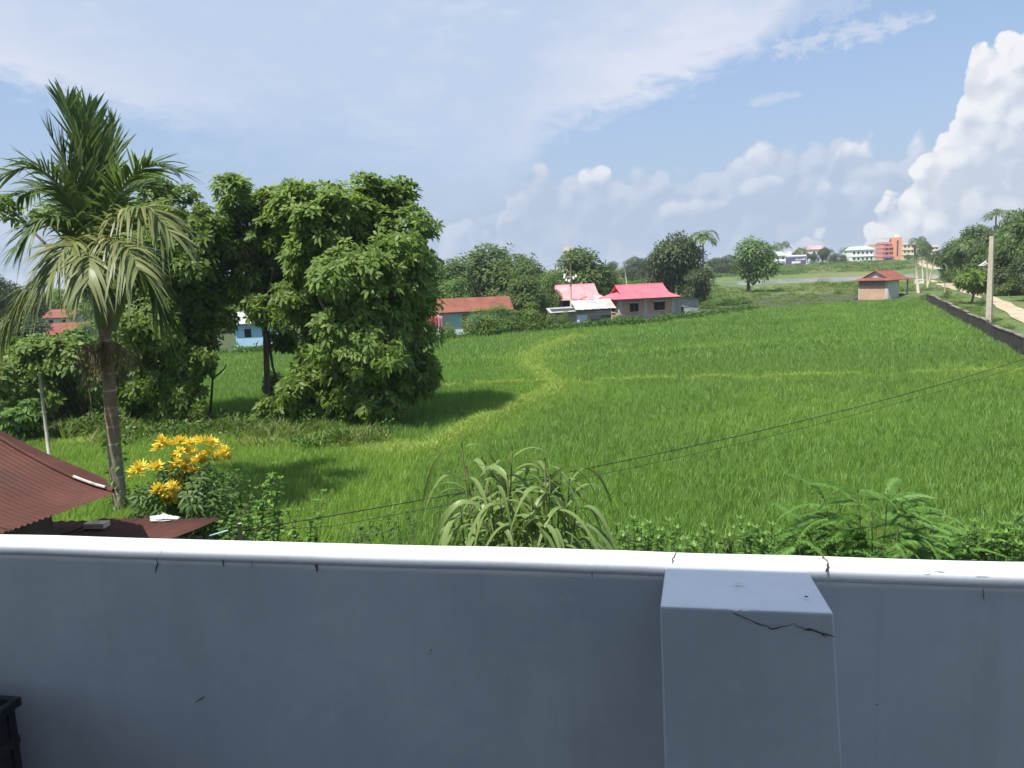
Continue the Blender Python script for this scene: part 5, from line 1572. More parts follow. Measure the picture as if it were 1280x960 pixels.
def window(parent, x, y, z, w, h, face='f', frame=None, bars=True, sill=True, lintel=True):
    """opening set on a wall: dark recess, frame, mullions"""
    frame = frame or CEM
    rot = {'f': 0, 'l': -math.pi / 2, 'r': math.pi / 2, 'b': math.pi}[face]
    M = Matrix.Translation((x, y, z)) @ Matrix.Rotation(rot, 4, 'Z')
    wdw = MB().box(-w / 2, w / 2, -.006, .05, 0, h, M).build('window', DARK, parent)
    if bars:
        fr = MB()
        for k in np.linspace(-w / 2, w / 2, 3):
            fr.box(k - .03, k + .03, -.03, -.007, 0, h, M)
        fr.build('frame', mat('window_wood', (0.10, 0.07, 0.05), (0.14, 0.1, 0.07), 5, .7), wdw)
    if lintel:
        MB().box(-w / 2 - .25, w / 2 + .25, -.32, -.002, h + .06, h + .14, M).build('sunshade', frame, wdw)
    if sill:
        MB().box(-w / 2 - .08, w / 2 + .08, -.10, -.002, -.08, -.002, M).build('sill', frame, wdw)
    return wdw


def face_to(px, Y, deg):
    return None


# long brick house under the pink roof
def brick_house():
    Y0 = 85.5
    pl = gp(776, 400, .1); Y0 = pl[1]
    rz = R(14)
    t = thing('brick_house', 'long brick house with bright pink curved tin roof at the field edge', 'house', (pl[0], pl[1], 0), rz)
    L, W, H = 5.45, 3.7, 2.1
    b = MB().box(0, L, 0, W, -.1, H).build('wall', BRICK, t)
    for x in (0, L * .47, L):
        MB().box(x - .17, x + .17, -.05, .25, -.1, H - .004).build('column', CEM, t)
    MB().box(.18, L - .18, -.03, .0, -.1, .5).build('plinth', mat('pale_plinth', (0.50, 0.40, 0.31), (0.44, 0.36, 0.28), 1.5, .9), t)
    MB().box(.172, L * .47 - .172, -.028, .0, H - .22, H - .01).build('ring_beam', CEM, t)
    MB().box(L * .47 + .172, L - .172, -.028, .0, H - .22, H - .01).build('ring_beam', CEM, t)
    window(t, 1.38, -.001, .82, .85, .78); window(t, 4.0, -.001, .85, 1.1, .78)
    window(t, -.001, 1.8, .8, .9, .8, 'l')
    o = assam_roof(t, 'roof', PINK, L, W, H - .05, 1.25, .6, .55, .35, mat('gable_dark_pink', (0.28, 0.07, 0.08), None, rough=.7))
    o.location = (L / 2, W / 2, 0)
    # the tin lean-to built against its end
    e = np.array(t.matrix_basis @ Vector((L + .25, .3, 0)))
    s = thing('tin_shed', 'grey corrugated tin lean-to shed against the end of the brick house', 'shed', (e[0], e[1], 0), rz)
    MB().box(0, 2.6, 0, 3.6, -.1, 1.0).build('lower_wall', GREYTIN, s)
    w = MB(); w.add([(0, -.03, 1.02), (2.62, -.03, 1.02), (2.62, 3.62, 1.02), (0, 3.62, 1.02), (0, -.03, 2.05), (2.62, -.03, 1.7), (2.62, 3.62, 1.7), (0, 3.62, 2.05)], [(0, 1, 5, 4), (1, 2, 6, 5), (2, 3, 7, 6), (3, 0, 4, 7)])
    w.build('upper_wall', GREYTIN, s)
    MB().box(.75, .95, -.05, -.002, -.1, .98).build('door_gap', DARK, s)
    f = MB(); f.add([(-.15, -.25, 2.12), (2.9, -.25, 1.68), (2.9, 3.9, 1.68), (-.15, 3.9, 2.12)], [(0, 1, 2, 3)])
    o = f.build('roof', mat('dark_tin', (0.08, 0.08, 0.08), (0.13, 0.125, 0.12), 1.5, .6), s); so = o.modifiers.new('t', 'SOLIDIFY'); so.thickness = .05
    # bricks for the corner
    return t


brick_house()


def pink_house2():
    p = at(697, 405, 80); rz = R(10)
    t = thing('tin_house', 'short house with faded pink hipped tin roof behind the plank shack', 'house', (p[0], p[1], 0), rz)
    L, W, H = 4.6, 3.8, 2.05
    MB().box(0, L, 0, W, -.1, H).build('wall', mat('grey_plank_wall', (0.22, 0.19, 0.16), (0.3, 0.27, 0.23), 2, .9, .3, 10, stretch=(.3, .3, 4)), t)
    MB().box(.6, 1.6, -.03, .0, 0, 1.9).build('door', DARK, t)
    o = assam_roof(t, 'roof', PINKF, L, W, H - .05, 1.45, .55, .45, .4, DARK); o.location = (L / 2, W / 2, 0)


pink_house2()


def shack():
    p = gp(690, 407, .15); rz = R(8)
    t = thing('plank_shack', 'weathered plank shack with sagging grey tin roof at the field edge', 'shack', (p[0], p[1], 0), rz)
    L, W, H = 5.5, 2.4, 1.6
    woods = [mat('weathered_plank', (0.25, 0.23, 0.20), (0.34, 0.31, 0.28), 1.5, .9, .4, 8, stretch=(.4, .4, 5)), mat('pale_plank', (0.33, 0.31, 0.28), (0.44, 0.41, 0.37), 1.5, .9, .4, 8, stretch=(.4, .4, 5)), mat('dark_plank', (0.10, 0.09, 0.08), (0.16, 0.14, 0.12), 1.5, .9, .4, 8, stretch=(.4, .4, 5))]
    MB().box(.05, L - .05, .06, W, -.1, H).build('wall', woods[2], t)
    g = np.random.default_rng(7)
    z = -.05; k = 0
    while z < H - .25:
        x = 0.0
        while x < L - .2:
            w = min(L - x, g.uniform(1.2, 2.6))
            if not (z > 1.2 and g.random() < .45):
                MB().box(x, x + w - .02, -.005 - .012 * g.random(), .055, z, z + .21).build('plank', woods[int(g.integers(2)) if g.random() < .8 else 2], t)
            x += w
        z += .235; k += 1
    MB().box(2.3, 3.3, -.06, -.025, .15, .95).build('blue_sheet', mat('pale_blue_sheet', (0.50, 0.60, 0.66), (0.58, 0.66, 0.7), 2, .6), t)
    MB().box(3.5, 4.6, -.06, -.025, .1, .55).build('grey_board', woods[2], t)
    f = MB()
    xs = np.linspace(2.1, L + .3, 6)
    tin = [GREYTIN, corr_mat('stained_tin', (0.36, 0.33, 0.31), (0.44, 0.40, 0.38), (0.42, 0.25, 0.2)), corr_mat('blue_grey_tin', (0.30, 0.32, 0.34), (0.38, 0.40, 0.42))]
    for i in range(5):
        f = MB(); f.add([(xs[i], -.45, H - .12 + .006 * i), (xs[i + 1] + .06, -.45, H - .15 + .006 * i), (xs[i + 1] + .06, 1.7, H + .62 + .006 * i), (xs[i], 1.7, H + .66 + .006 * i)], [(0, 1, 2, 3)])
        o = f.build('roof_sheet', tin[i % 3], t); o.modifiers.new('t', 'SOLIDIFY').thickness = .02
    f = MB(); f.add([(-.2, -.3, H - .3), (2.2, -.3, H - .25), (2.2, 1.6, H + .1), (-.2, 1.6, H + .05)], [(0, 1, 2, 3)])
    f.build('roof_sheet', tin[2], t).modifiers.new('t', 'SOLIDIFY').thickness = .03


shack()


def turquoise_house():
    p = gp(551, 418, .1); rz = R(9)
    t = thing('turquoise_house', 'turquoise house with rust brown tin roof half hidden by shrubs', 'house', (p[0], p[1], 0), rz)
    L, W, H = 5.7, 3.6, 1.95
    tq = mat('turquoise_paint', (0.32, 0.56, 0.53), (0.40, 0.60, 0.56), 1.5, .8, c3=(0.62, 0.62, 0.56), scale3=.7, lo3=.5, hi3=.6)
    MB().box(0, L, 0, W, -.1, H).build('wall', tq, t)
    MB().box(1.9, 2.4, -.04, .0, .3, 1.7).build('door', mat('brown_door', (0.23, 0.10, 0.05), (0.3, 0.14, 0.07), 3, .7), t)
    window(t, 3.6, -.001, .8, .8, .7, frame=tq, lintel=False)
    f = MB()
    for sy, y0, y1 in ((-1, -.45, W / 2), (1, W + .45, W / 2)):
        n = 7; xs = np.linspace(-.4, L + .5, n + 1)
        for i in range(n):
            q = MB(); e = .004 * (i % 2)
            q.add([(xs[i], y0, H - .02 + e), (xs[i + 1] + .04, y0, H - .02 + e), (xs[i + 1] + .04, y1, H + 1.05 + e), (xs[i], y1, H + 1.05 + e)], [(0, 1, 2, 3)])
            q.build('roof_sheet', RUST, t).modifiers.new('t', 'SOLIDIFY').thickness = .03
    for x in (0, L):
        MB().add([(x, 0, H), (x, W, H), (x, W / 2, H + .95)], [(0, 1, 2)]).build('gable', tq, t).modifiers.new('t', 'SOLIDIFY').thickness = .05
    # low garden wall with washing laid over it
    q0 = gp(556, 417, .1)
    w = thing('garden_wall', 'low pale cement garden wall before the turquoise house', 'wall', (q0[0] + .4, q0[1] - .55, 0), rz)
    MB().box(.2, 2.9, 0, .15, -.1, .85).build('wall', mat('pale_cement', (0.46, 0.43, 0.40), (0.55, 0.52, 0.48), 1.4, .9, .3, 12), w)
    cl = [('pink cloth laid over the garden wall', (0.62, 0.28, 0.30), .95), ('white cloth laid over the garden wall', (0.66, 0.66, 0.64), 1.6), ('pale blue cloth laid over the garden wall', (0.36, 0.46, 0.62), .35), ('lavender cloth laid over the garden wall', (0.45, 0.40, 0.62), 2.15)]
    M = w.matrix_basis
    for lab, c, x in cl:
        pp = M @ Vector((x, 0, .86))
        o = thing('cloth', lab, 'cloth', pp, rz, 'washing laid over the garden wall')
        n = 7
        ys = [(-.03, -.5), (-.03, -.2), (-.02, .0), (.07, .03), (.17, .0), (.18, -.3)]
        V = []; F = []
        for j, (y, z) in enumerate(ys):
            for i in range(n):
                V.append((-.25 + .08 * i * 1.0, y - .02 * math.sin(i * 1.9 + j) * (1 if j < 2 else 0), z - .04 * math.sin(i * 2.3) * (j == 0)))
        for j in range(len(ys) - 1):
            for i in range(n - 1):
                F.append((j * n + i, j * n + i + 1, (j + 1) * n + i + 1, (j + 1) * n + i))
        MB().add(V, F).build('fabric', mat('cloth_' + lab.split()[0], c, tuple(v * .85 for v in c), 6, .9), o, True)
    # red washing on a line between two sticks
    q = gp(544, 419, .1)
    l = thing('clothes_line', 'short clothes line on two sticks beside the turquoise house', 'clothes line', (q[0], q[1], 0), rz)
    for x in (-.75, .75):
        MB().tube([(x, 0, -.1), (x, 0, 1.75)], .03, 6).build('post', BARK, l)
    MB().tube([(-.75, 0, 1.7), (0, 0, 1.66), (.75, 0, 1.7)], .008, 5).build('line', wire_m, l)
    for lab, c, x0, x1, z0, z1 in (('red cloth hanging on the clothes line', (0.42, 0.05, 0.07), -.4, .3, .75, 1.68), ('mauve cloth hanging on the clothes line', (0.36, 0.17, 0.22), .32, .7, .55, 1.68)):
        o = thing('cloth', lab, 'cloth', (q[0], q[1], 0), rz, 'washing on the clothes line')
        V = []; F = []; n = 9
        for z in np.linspace(z1, z0, 5):
            for i in range(n):
                u = i / (n - 1); V.append((x0 + (x1 - x0) * u, .05 * math.sin(u * 12 + z) * (z1 - z + .1), z))
        for j in range(4):
            for i in range(n - 1): F.append((j * n + i, j * n + i + 1, (j + 1) * n + i + 1, (j + 1) * n + i))
        MB().add(V, F).build('fabric', mat('cloth_' + lab.split()[0], c, tuple(v * .8 for v in c), 6, .9), o, True).modifiers.new('t', 'SOLIDIFY').thickness = .006


turquoise_house()


def simple_house(label, px0, px1, py_base, py_eave, py_ridge, Y, rz, D, wall, roof, name='house', wins=2, hip=True):
    a = at(px0, py_base, Y); b = at(px1, py_base, Y)
    z = float(hgt(a[0], a[1])); L = abs(b[0] - a[0]) / math.cos(rz)
    H = at(px0, py_eave, Y)[2] - z; Rr = at(px0, py_ridge, Y)[2] - z - H
    t = thing(name, label, 'house', (a[0], a[1], z), rz)
    MB().box(0, L, 0, D, -.3, H).build('wall', wall, t)
    for k in range(wins):
        window(t, L * (k + .5 + .2) / (wins + .4), -.001, H * .38, L * .16, H * .36, bars=False, lintel=False, sill=False)
    q = MB()
    for y0 in (-.4, D + .4):
        q = MB(); q.add([(-.35, y0, H - .05), (L + .35, y0, H - .05), (L + .35, D / 2, H + Rr), (-.35, D / 2, H + Rr)], [(0, 1, 2, 3)])
        q.build('roof_slope', roof, t).modifiers.new('t', 'SOLIDIFY').thickness = .05
    for x in (.02, L - .02):
        MB().add([(x, 0, H), (x, D, H), (x, D / 2, H + Rr - .05)], [(0, 1, 2)]).build('gable', wall, t).modifiers.new('t', 'SOLIDIFY').thickness = .04
    return t


WHITEW = mat('whitewash', (0.62, 0.60, 0.55), (0.68, 0.67, 0.63), 1.5, .85)
CREAM = mat('cream_paint', (0.62, 0.56, 0.40), (0.68, 0.62, 0.46), .6, .85)
BLUEW = mat('sky_blue_wall', (0.30, 0.52, 0.66), (0.36, 0.57, 0.70), 1.2, .8)
simple_house('blue-walled house glimpsed between the tree trunks', 296, 348, 436, 404, 392, 64, R(4), 4.5, BLUEW, GREYTIN, 'blue_house')
simple_house('small white house with red tin roof among trees behind the palm', 54, 93, 410, 397, 388, 108, R(-6), 5, WHITEW, RED, 'white_house')
simple_house('house with low rust roof below the white house', 56, 98, 440, 418, 406, 66, R(-4), 3.6, WHITEW, RUST, 'rust_roofed_house', 1)


def red_hut():
    c = gp(1109.5, 374, .1)                       # front right corner of the brick part
    nf = R(238); rz = math.atan2(-math.cos(nf), -math.sin(nf)) - math.pi / 2   # local -y looks along the front normal
    fx = np.array([math.cos(rz), math.sin(rz)])
    W, D, H = 3.8, 2.2, 2.3                      # front, depth of the walled part, wall height
    o = c[:2] - fx * W
    t = thing('brick_hut', 'small brick hut with red tin roof and open porch standing in the rice', 'hut', (o[0], o[1], 0), rz)
    MB().box(0, W, 0, D, -.1, H).build('wall', BRICK, t)
    MB().box(W - .002, W + .03, 0.02, D - .02, -.1, H - .02).build('side_wall', WHITEW, t)
    MB().box(W - .35, W + .0, -.03, -.002, -.1, H - .02).build('corner_pier', CEM, t)
    MB().box(-.03, .12, -.03, -.002, -.1, H - .02).build('corner_pier', CEM, t)
    MB().box(.125, W - .355, -.02, -.002, H - .62, H - .02).build('eave_shadow_strip', mat('eave_shadow_grey', (0.20, 0.18, 0.16), (0.26, 0.23, 0.2), 2, .9), t)  # dark strip that paints the roof overhang's shadow onto the front
    Dt = D + 1.9
    for x in (.1, W - .08):
        MB().box(x - .07, x + .07, Dt - .12, Dt + .02, -.1, H - .05).build('porch_post', CEM, t)
    MB().box(-.1, W + .1, D, Dt + .3, -.1, .28).build('porch_floor', CEM, t)
    MB().box(W - .6, W - .45, D + .5, Dt - .3, .282, .62).build('bench', BARK_D, t)
    # ridge runs away from the front: small gable over a pent eave
    r = assam_roof(t, 'roof', RED, Dt, W, H - .02, 1.1, .5, .5, .12, mat('grey_gable', (0.42, 0.44, 0.47), (0.48, 0.5, 0.52), 2, .8), tg=.68)
    r.location = (W / 2, Dt / 2, 0); r.rotation_euler = (0, 0, math.pi / 2)
    MB().tube([(-.5, 0, .05), (-.5, 1.8, .25), (-.5, 2.2, .05)], .18, 6).build('log_pile', BARK_D, t)
    return t


red_hut()


def notice_board():
    p = at(1149, 355, 101); z = float(hgt(p[0], p[1]))
    t = thing('notice_board', 'small white notice board with faded red marks beside the wire pole', 'sign', (p[0], p[1], z), R(-18))
    zc = p[2] - z + .3
    for x in (-.35, .35):
        MB().box(x - .03, x + .03, .0, .05, -.1, zc + .3).build('post', BAMB, t)
    MB().box(-.52, .52, -.03, -.002, zc - .25, zc + .32).build('board', WHITEW, t)
    red = mat('faded_red_print', (0.45, 0.16, 0.14), None, rough=.8)
    for x0, x1, z0, z1 in ((-.42, -.18, .05, .2), (-.1, .1, -.02, .16), (.16, .4, .08, .2), (-.4, -.05, -.16, -.1)):
        MB().box(x0, x1, -.036, -.031, zc + z0, zc + z1).build('faded_mark', red, t)


notice_board()


# ------------------------------------------------------------------ distant town
def block(name, label, px0, px1, py_top, Y, D, wall, floors, cols, rz=0.0, win=DARK, winw=.5, parapet=True, roofmat=None, base_drop=0.0):
    a = at(px0, py_top, Y); b = at(px1, py_top, Y)
    z = float(hgt(a[0], a[1])) - base_drop; L = abs(b[0] - a[0]); H = a[2] - z
    t = thing(name, label, 'building', (a[0], a[1], z), rz)
    MB().box(0, L, 0, D, -.5, H).build('wall', wall, t)
    fh = H / floors
    for f in range(floors):
        for c in range(cols):
            w = L / cols
            window(t, (c + .5) * w, -.02, f * fh + fh * .32, w * winw, fh * .42, bars=False, lintel=f % 1 == 0 and Y < 500, sill=False)
        MB().box(-.15, L + .15, -.35, D + .1, (f + 1) * fh - .22, (f + 1) * fh - .04).build('floor_slab', wall, t)
    if parapet:
        for (x0, x1, y0, y1) in ((0, L, 0, .15), (0, .15, .16, D), (L - .15, L, .16, D)):
            MB().box(x0, x1, y0, y1, H + .002, H + .8).build('parapet', wall, t)
    if roofmat:
        MB().add([(-.5, -.5, H + .1), (L + .5, -.5, H + .1), (L + .5, D + .5, H + .1), (-.5, D + .5, H + .1), (.8, D / 2, H + 1.9), (L - .8, D / 2, H + 1.9)], [(0, 1, 5, 4), (1, 2, 5), (2, 3, 4, 5), (3, 0, 4)]).build('roof', roofmat, t)
    return t, L, H


ORANGE = mat('orange_paint', (0.72, 0.30, 0.16), (0.76, 0.34, 0.19), .5, .8)
SALMON = mat('salmon_paint', (0.55, 0.24, 0.22), (0.6, 0.28, 0.26), .5, .8)
PURP = mat('purple_board', (0.10, 0.065, 0.19), (0.13, 0.09, 0.23), .3, .6)
WHITEB = mat('white_board', (0.72, 0.72, 0.72), (0.76, 0.76, 0.76), .3, .6)
BEIGE = mat('beige_paint', (0.50, 0.45, 0.38), (0.56, 0.51, 0.43), .5, .85)
PALEGREEN = mat('pale_green_roof', (0.36, 0.48, 0.40), (0.42, 0.53, 0.45), .5, .8)


def orange_building():
    Y = 420
    t, L, H = block('apartment_building', 'tall orange apartment building with stair tower and rooftop tank', 1104, 1127, 304.5, Y, 9, SALMON, 4, 2, 0.0, winw=.3)
    s = L / 23.0
    x0, x1 = 11.2 * s, 21.5 * s
    Ht = at(1120, 296.5, Y)[2] - t.location.z
    tw = MB().box(x0, x1, -1.6, 3.2, -.5, Ht).build('stair_tower', ORANGE, t)
    MB().box((x0 + x1) / 2 - .45, (x0 + x1) / 2 + .35, -1.66, -1.602, 2.2, Ht - 1.6).build('stair_window', mat('dull_mauve_glass', (0.10, 0.07, 0.09), None, rough=.3), tw)
    fh = H / 4
    for f in range(4):
        z = f * fh
        if f:
            MB().box(.0, x0 - .02, -1.5, -.02, z - .1, z + .08).build('balcony_floor', SALMON, t)
            MB().box(.0, x0 - .02, -1.5, -1.38, z + .09, z + 1.0).build('balcony_rail', mat('red_orange_rail', (0.52, 0.16, 0.13), (0.58, 0.2, 0.16), .5, .8), t)
        for x in (.15, x0 * .5):
            MB().box(x - .12, x + .12, -1.48, -1.25, z + .09, z + fh - .11).build('balcony_column', SALMON, t)
    MB().box(-.3, x0 - .05, -3.2, -1.55, fh * .62, fh * .86).build('awning', mat('violet_awning', (0.20, 0.13, 0.34), None, rough=.7), t)
    for x in (.2, x0 * .5, x0 - .3):
        MB().box(x - .06, x + .06, .3, .42, H + .01, H + 2.4).build('rooftop_post', WHITEW, t)
    MB().box(0, x0 - .2, .2, 4, H + 2.41, H + 2.6).build('rooftop_canopy', PALEGREEN, t)
    tank = MB().tube([((x0 + x1) / 2 + .6, .8, Ht + .01), ((x0 + x1) / 2 + .6, .8, Ht + 1.0), ((x0 + x1) / 2 + .6, .8, Ht + 1.4)], [1.25, 1.25, .5], 14)
    tank.build('water_tank', mat('pale_blue_tank', (0.45, 0.6, 0.66), None, rough=.5), t, True)


orange_building()
block('white_building', 'long white two-storey building left of the beige block in town', 1065, 1092, 313, 410, 9, WHITEB, 2, 5, 0, roofmat=PALEGREEN, winw=.4)[0]['label'] = 'long white two-storey building with pale green roof in the distant town'
block('beige_building', 'beige block standing against the orange building', 1094, 1104, 306, 428, 9, BEIGE, 3, 2, 0, winw=.35)
block('cream_building', 'pale yellow block just past the orange building', 1129, 1143, 305.5, 430, 9, CREAM, 3, 3, 0, winw=.35)
block('yellow_building', 'yellow block seen above the road behind far trees', 1160, 1173, 308.5, 420, 9, CREAM, 3, 3, 0, winw=.3)
block('pale_house', 'pale house with pink roof behind a dark distant tree', 1015, 1031, 312, 400, 8, WHITEB, 2, 3, 0, roofmat=PINKF, winw=.3)
block('beige_house', 'beige house top showing behind the layered tree', 706, 740, 328, 150, 8, BEIGE, 2, 3, 0, winw=.3)
block('stair_head', 'pale stair head rising above the layered tree', 706, 717, 313, 153, 4, BEIGE, 3, 1, 0, winw=.3)
block('cream_house', 'cream house corner between leaves beside the palm stem', 93, 106, 378, 118, 5, CREAM, 2, 1, 0, winw=.4)


def purple_shop():
    Y = 385
    t, L, H = block('shop_building', 'long shop building with purple and white signboard front', 982, 1008, 320.5, Y, 9, WHITEB, 1, 1, 0, winw=.0, parapet=False)
    for c in list(t.children):
        if c.name.startswith('window'):
            for k in list(c.children): bpy.data.objects.remove(k)
            bpy.data.objects.remove(c)
    MB().box(0, L, -.5, -.36, .3, H * .80).build('signboard', PURP, t)
    MB().box(L * .28, L * .70, -.58, -.51, .6, H * .42).build('white_panel', WHITEB, t)
    g = np.random.default_rng(3)
    x = L * .45
    while x < L * .86:
        w = g.uniform(.25, .6); MB().box(x, x + w, -.56, -.51, H * .52, H * (.6 + .14 * g.random())).build('sign_lettering', WHITEB, t); x += w + .18
    MB().box(0, L * .30, 0.5, 6, H + .1, H + 2.3).build('upper_room', WHITEB, t)
    MB().box(L * .30 + .02, L, .1, .3, H + .003, H + .5).build('parapet', WHITEB, t)


purple_shop()


def blue_shed():
    Y = 345
    t, L, H = block('blue_shed', 'pale blue shed with stepped white front below the distant palms', 968, 981, 328.5, Y, 6, mat('pale_blue_paint_far', (0.42, 0.56, 0.68), (0.48, 0.6, 0.7), .5, .8), 1, 2, 0, winw=.4, parapet=False)
    t2, L2, H2 = block('white_shop', 'low white shop with green parapet behind the pale blue shed', 969, 982, 320, Y + 14, 6, WHITEB, 2, 2, 0, winw=.35, roofmat=PALEGREEN)


blue_shed()
block('white_house', 'tiny white house beyond the rough grass by the round tree', 898, 906, 336, 300, 6, WHITEB, 1, 1, 0, winw=.3)
block('grey_hut', 'grey tin hut under the roadside grove trees', 1186, 1204, 337, 140, 3, GREYTIN, 1, 2, 0, winw=.2, parapet=False, roofmat=GREYTIN)
block('grove_hut', 'pale plastered hut half hidden by grove shrubs', 1256, 1275, 333, 92, 4, WHITEW, 1, 2, 0, winw=.25, parapet=False, roofmat=GREYTIN)

# ------------------------------------------------------------------ brown roofs just below the balcony
def brown_roofs():
    brown = mat('brown_roof_paint', (0.068, 0.028, 0.022), (0.092, 0.039, 0.030), 1.3, .75, .2, 30, c3=(0.066, 0.033, 0.027), scale3=2.2, lo3=.5, hi3=.7, spec=.12)
    E0 = gp(142, 617, 2.6); E1 = gp(18, 661, 2.6)
    d = unit(E1 - E0); u = np.array([-d[1], d[0], 0]);
    if u[0] > 0: u = -u
    t = thing('brown_roofed_house', 'house with flared corrugated brown tin roof just below the balcony', 'house', (E0[0] - 2, E0[1] - 1, 0))
    prof_q = [-.0, .3, .6, 1.0, 1.5, 2.0, 2.6, 3.3]
    prof_z = [2.60, 2.655, 2.735, 2.88, 3.09, 3.33, 3.64, 4.02]
    sw = .72; per = 10; cols = per * 6
    for k in range(5):
        V = []; F = []
        for i in range(cols + 1):
            s = -.02 + k * sw + (sw + .05) * i / cols
            wv = .011 * math.sin(2 * math.pi * per * i / cols)
            for q, z in zip(prof_q, prof_z):
                p = E0 + d * s + u * (q - .02 * (k % 2)); V.append((p[0], p[1], z + wv + .004 * (k % 2)))
        n = len(prof_q)
        for i in range(cols):
            for j in range(n - 1):
                F.append((i * n + j, (i + 1) * n + j, (i + 1) * n + j + 1, i * n + j + 1))
        MB().add(V, F).build('roof_sheet', brown, t, True, world=True)
    # slope beyond the hip and the white strip of ridge capping
    V = []; F = []
    qs = np.linspace(0, 3.3, 14)
    for q in qs:
        z = float(np.interp(q, prof_q, prof_z))
        p = E0 + u * q - d * .02
        m_ = .40 * min(1, q / .5)
        f = E0 + u * (q - .0) - d * m_
        V += [(p[0], p[1], z + .006), (f[0], f[1], z - .045 * min(1, q / .5) - .10 * max(0, q - .9))]
    for i in range(len(qs) - 1): F.append((2 * i, 2 * i + 1, 2 * i + 3, 2 * i + 2))
    MB().add(V, F).build('hip_slope', brown, t, True, world=True)
    C = [E0 + u * q - d * .02 + np.array([0, 0, float(np.interp(q, prof_q, prof_z)) - 2.6 + .03]) for q in np.linspace(.02, 3.2, 16)]
    MB().tube(C, .03, 6).build('hip_cap', brown, t, True, world=True)
    C = [E0 + u * q - d * .02 + np.array([0, -.03, float(np.interp(q, prof_q, prof_z)) - 2.6 + .06]) for q in np.linspace(.12, .62, 5)]
    MB().tube(C, .018, 6).build('white_cap_piece', mat('dirty_white_cap', (0.48, 0.44, 0.40), (0.30, 0.26, 0.22), 9, .8), t, world=True)
    dk = mat('dark_wall_boards', (0.10, 0.075, 0.06), (0.15, 0.11, 0.09), 3, .9, .3, 20)  # dark brown boards of the house wall
    w0 = E0 + u * .75 + d * .55
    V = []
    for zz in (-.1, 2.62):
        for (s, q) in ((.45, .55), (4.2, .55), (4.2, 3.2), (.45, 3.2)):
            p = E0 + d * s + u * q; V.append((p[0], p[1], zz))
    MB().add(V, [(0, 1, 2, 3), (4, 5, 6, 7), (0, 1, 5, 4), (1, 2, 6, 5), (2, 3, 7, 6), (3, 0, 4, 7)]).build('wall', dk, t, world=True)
    # low lean-to in front
    z0 = 1.92
    FL, FRt, NR = gp(70, 652.5, z0), gp(271, 650, z0), gp(234, 676, z0 - .16)
    l = thing('lean_to_roof', 'low brown sheet roof of a lean-to directly below the balcony', 'lean-to', (FRt[0] - 1, FRt[1] - 1, 0))
    a = unit(FRt - FL); nn = unit(NR - FRt); wtot = np.linalg.norm(FRt - FL) + 1.1
    ns = 4
    for k in range(ns):
        s0 = -1.1 + wtot * k / ns; s1 = -1.1 + wtot * (k + 1) / ns + .09
        V = []; F = []
        m_ = 30
        for i in range(m_ + 1):
            s = s0 + (s1 - s0) * i / m_
            for j, q in enumerate(np.linspace(0, 2.4, 6)):
                p = FL + a * s + nn * q + nn * (.05 * math.sin(k * 2.1))
                V.append((p[0], p[1], z0 - .07 * q + .008 * k + .010 * math.sin(2 * math.pi * i / 5.0) + .012 * math.sin(q * 3 + k)))
        for i in range(m_):
            for j in range(5): F.append((i * 6 + j, (i + 1) * 6 + j, (i + 1) * 6 + j + 1, i * 6 + j + 1))
        o = MB().add(V, F).build('roof_sheet', brown, l, True, world=True); o.modifiers.new('t', 'SOLIDIFY').thickness = .006
    for s, q in ((-.6, .15), (wtot - 1.25, .15), (wtot - 1.25, 2.2), (-.6, 2.2)):
        p = FL + a * s + nn * q
        MB().tube([(p[0], p[1], -.1), (p[0], p[1], z0 - .2)], .05, 6).build('post', BARK, l, world=True)
    def on_roof(px, py): return gp(px, py, z0 + .02)
    p = on_roof(121, 657.5)
    b = thing('brick', 'pale brick weighing down the low brown roof', 'brick', (p[0], p[1], z0 + .0), math.atan2(a[1], a[0]))
    MB().box(-.15, .15, -.08, .08, .0, .075).build('body', mat('pale_brick', (0.52, 0.42, 0.32), (0.6, 0.5, 0.4), 14, .9), b, bevel=.006)
    MB().box(-.05, .05, -.03, .03, .0755, .078).build('frog_mark', mat('brick_frog', (0.42, 0.33, 0.25), None, rough=.9), b)
    p = on_roof(207, 650)
    b = thing('white_sack', 'crumpled white plastic sack lying on the low brown roof', 'sack', (p[0], p[1], z0 + .03), 0)
    g = np.random.default_rng(5)
    V = []; F = []; nu, nv = 12, 6
    for j in range(nv):
        ph = j / (nv - 1) * math.pi / 2
        for i in range(nu):
            th = 2 * math.pi * i / nu; r_ = 1 + .25 * g.normal()
            V.append((.22 * math.cos(th) * math.cos(ph) * r_, .09 * math.sin(th) * math.cos(ph) * r_, .06 * math.sin(ph) * (1 + .3 * g.normal())))
    for j in range(nv - 1):
        for i in range(nu): F.append((j * nu + i, j * nu + (i + 1) % nu, (j + 1) * nu + (i + 1) % nu, (j + 1) * nu + i))
    MB().add(V, F).build('sack', mat('white_plastic', (0.7, 0.7, 0.7), (0.6, 0.6, 0.6), 9, .5), b, True)
    p = on_roof(270, 657)
    b = thing('plastic_pipe', 'pale blue plastic pipe poking out beside the low brown roof', 'pipe', (p[0], p[1], z0 - .1))
    MB().tube([(-.10, 0, -.02), (.14, .05, .03)], .012, 8).build('body', mat('pale_blue_pipe', (0.30, 0.42, 0.42), None, rough=.6), b, True)


brown_roofs()
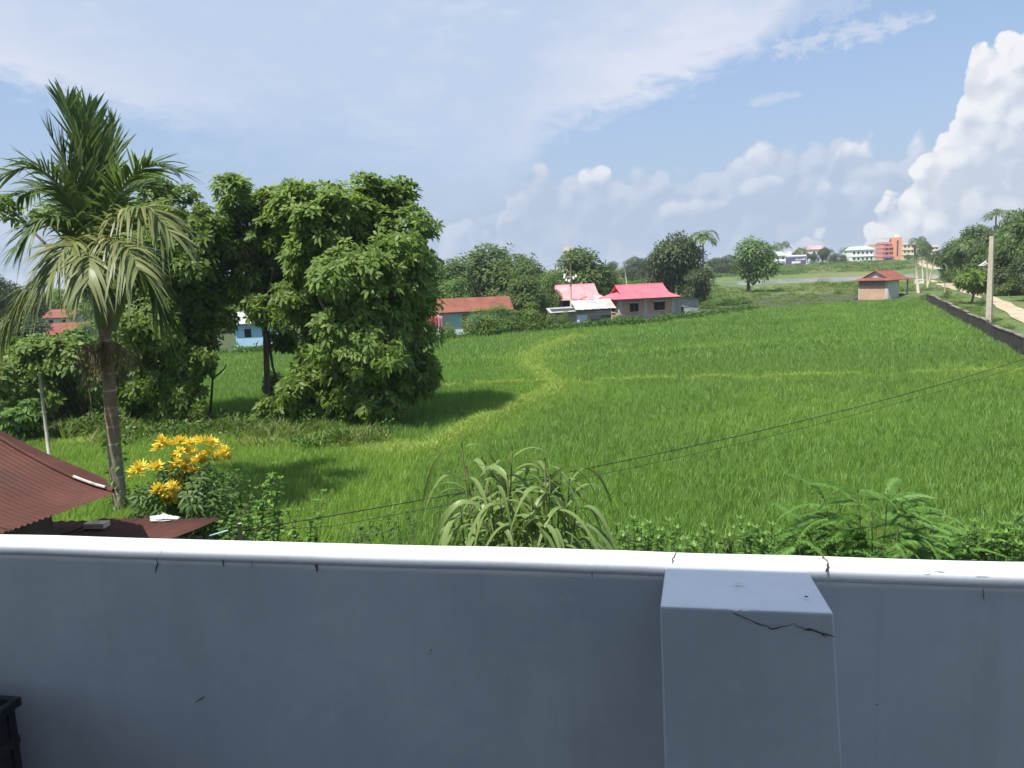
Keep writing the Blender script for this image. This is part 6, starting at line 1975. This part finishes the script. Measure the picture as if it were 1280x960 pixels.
# ------------------------------------------------------------------ humid air
def build_haze():
    mt, t, out = new_mat('humid_air')
    v = t.node('ShaderNodeVolumePrincipled')
    v.inputs['Color'].default_value = (0.80, 0.88, 0.97, 1)
    v.inputs['Density'].default_value = HAZE
    v.inputs['Anisotropy'].default_value = 0.2
    t.l.new(v.outputs[0], out.inputs['Volume'])
    o = MB().box(-3200, 3200, -1200, 3700, -2.5, 26).build('haze', mt)
    tag(o, 'thin humid haze over the fields', kind='stuff')


HAZE = 0.00032
build_haze()
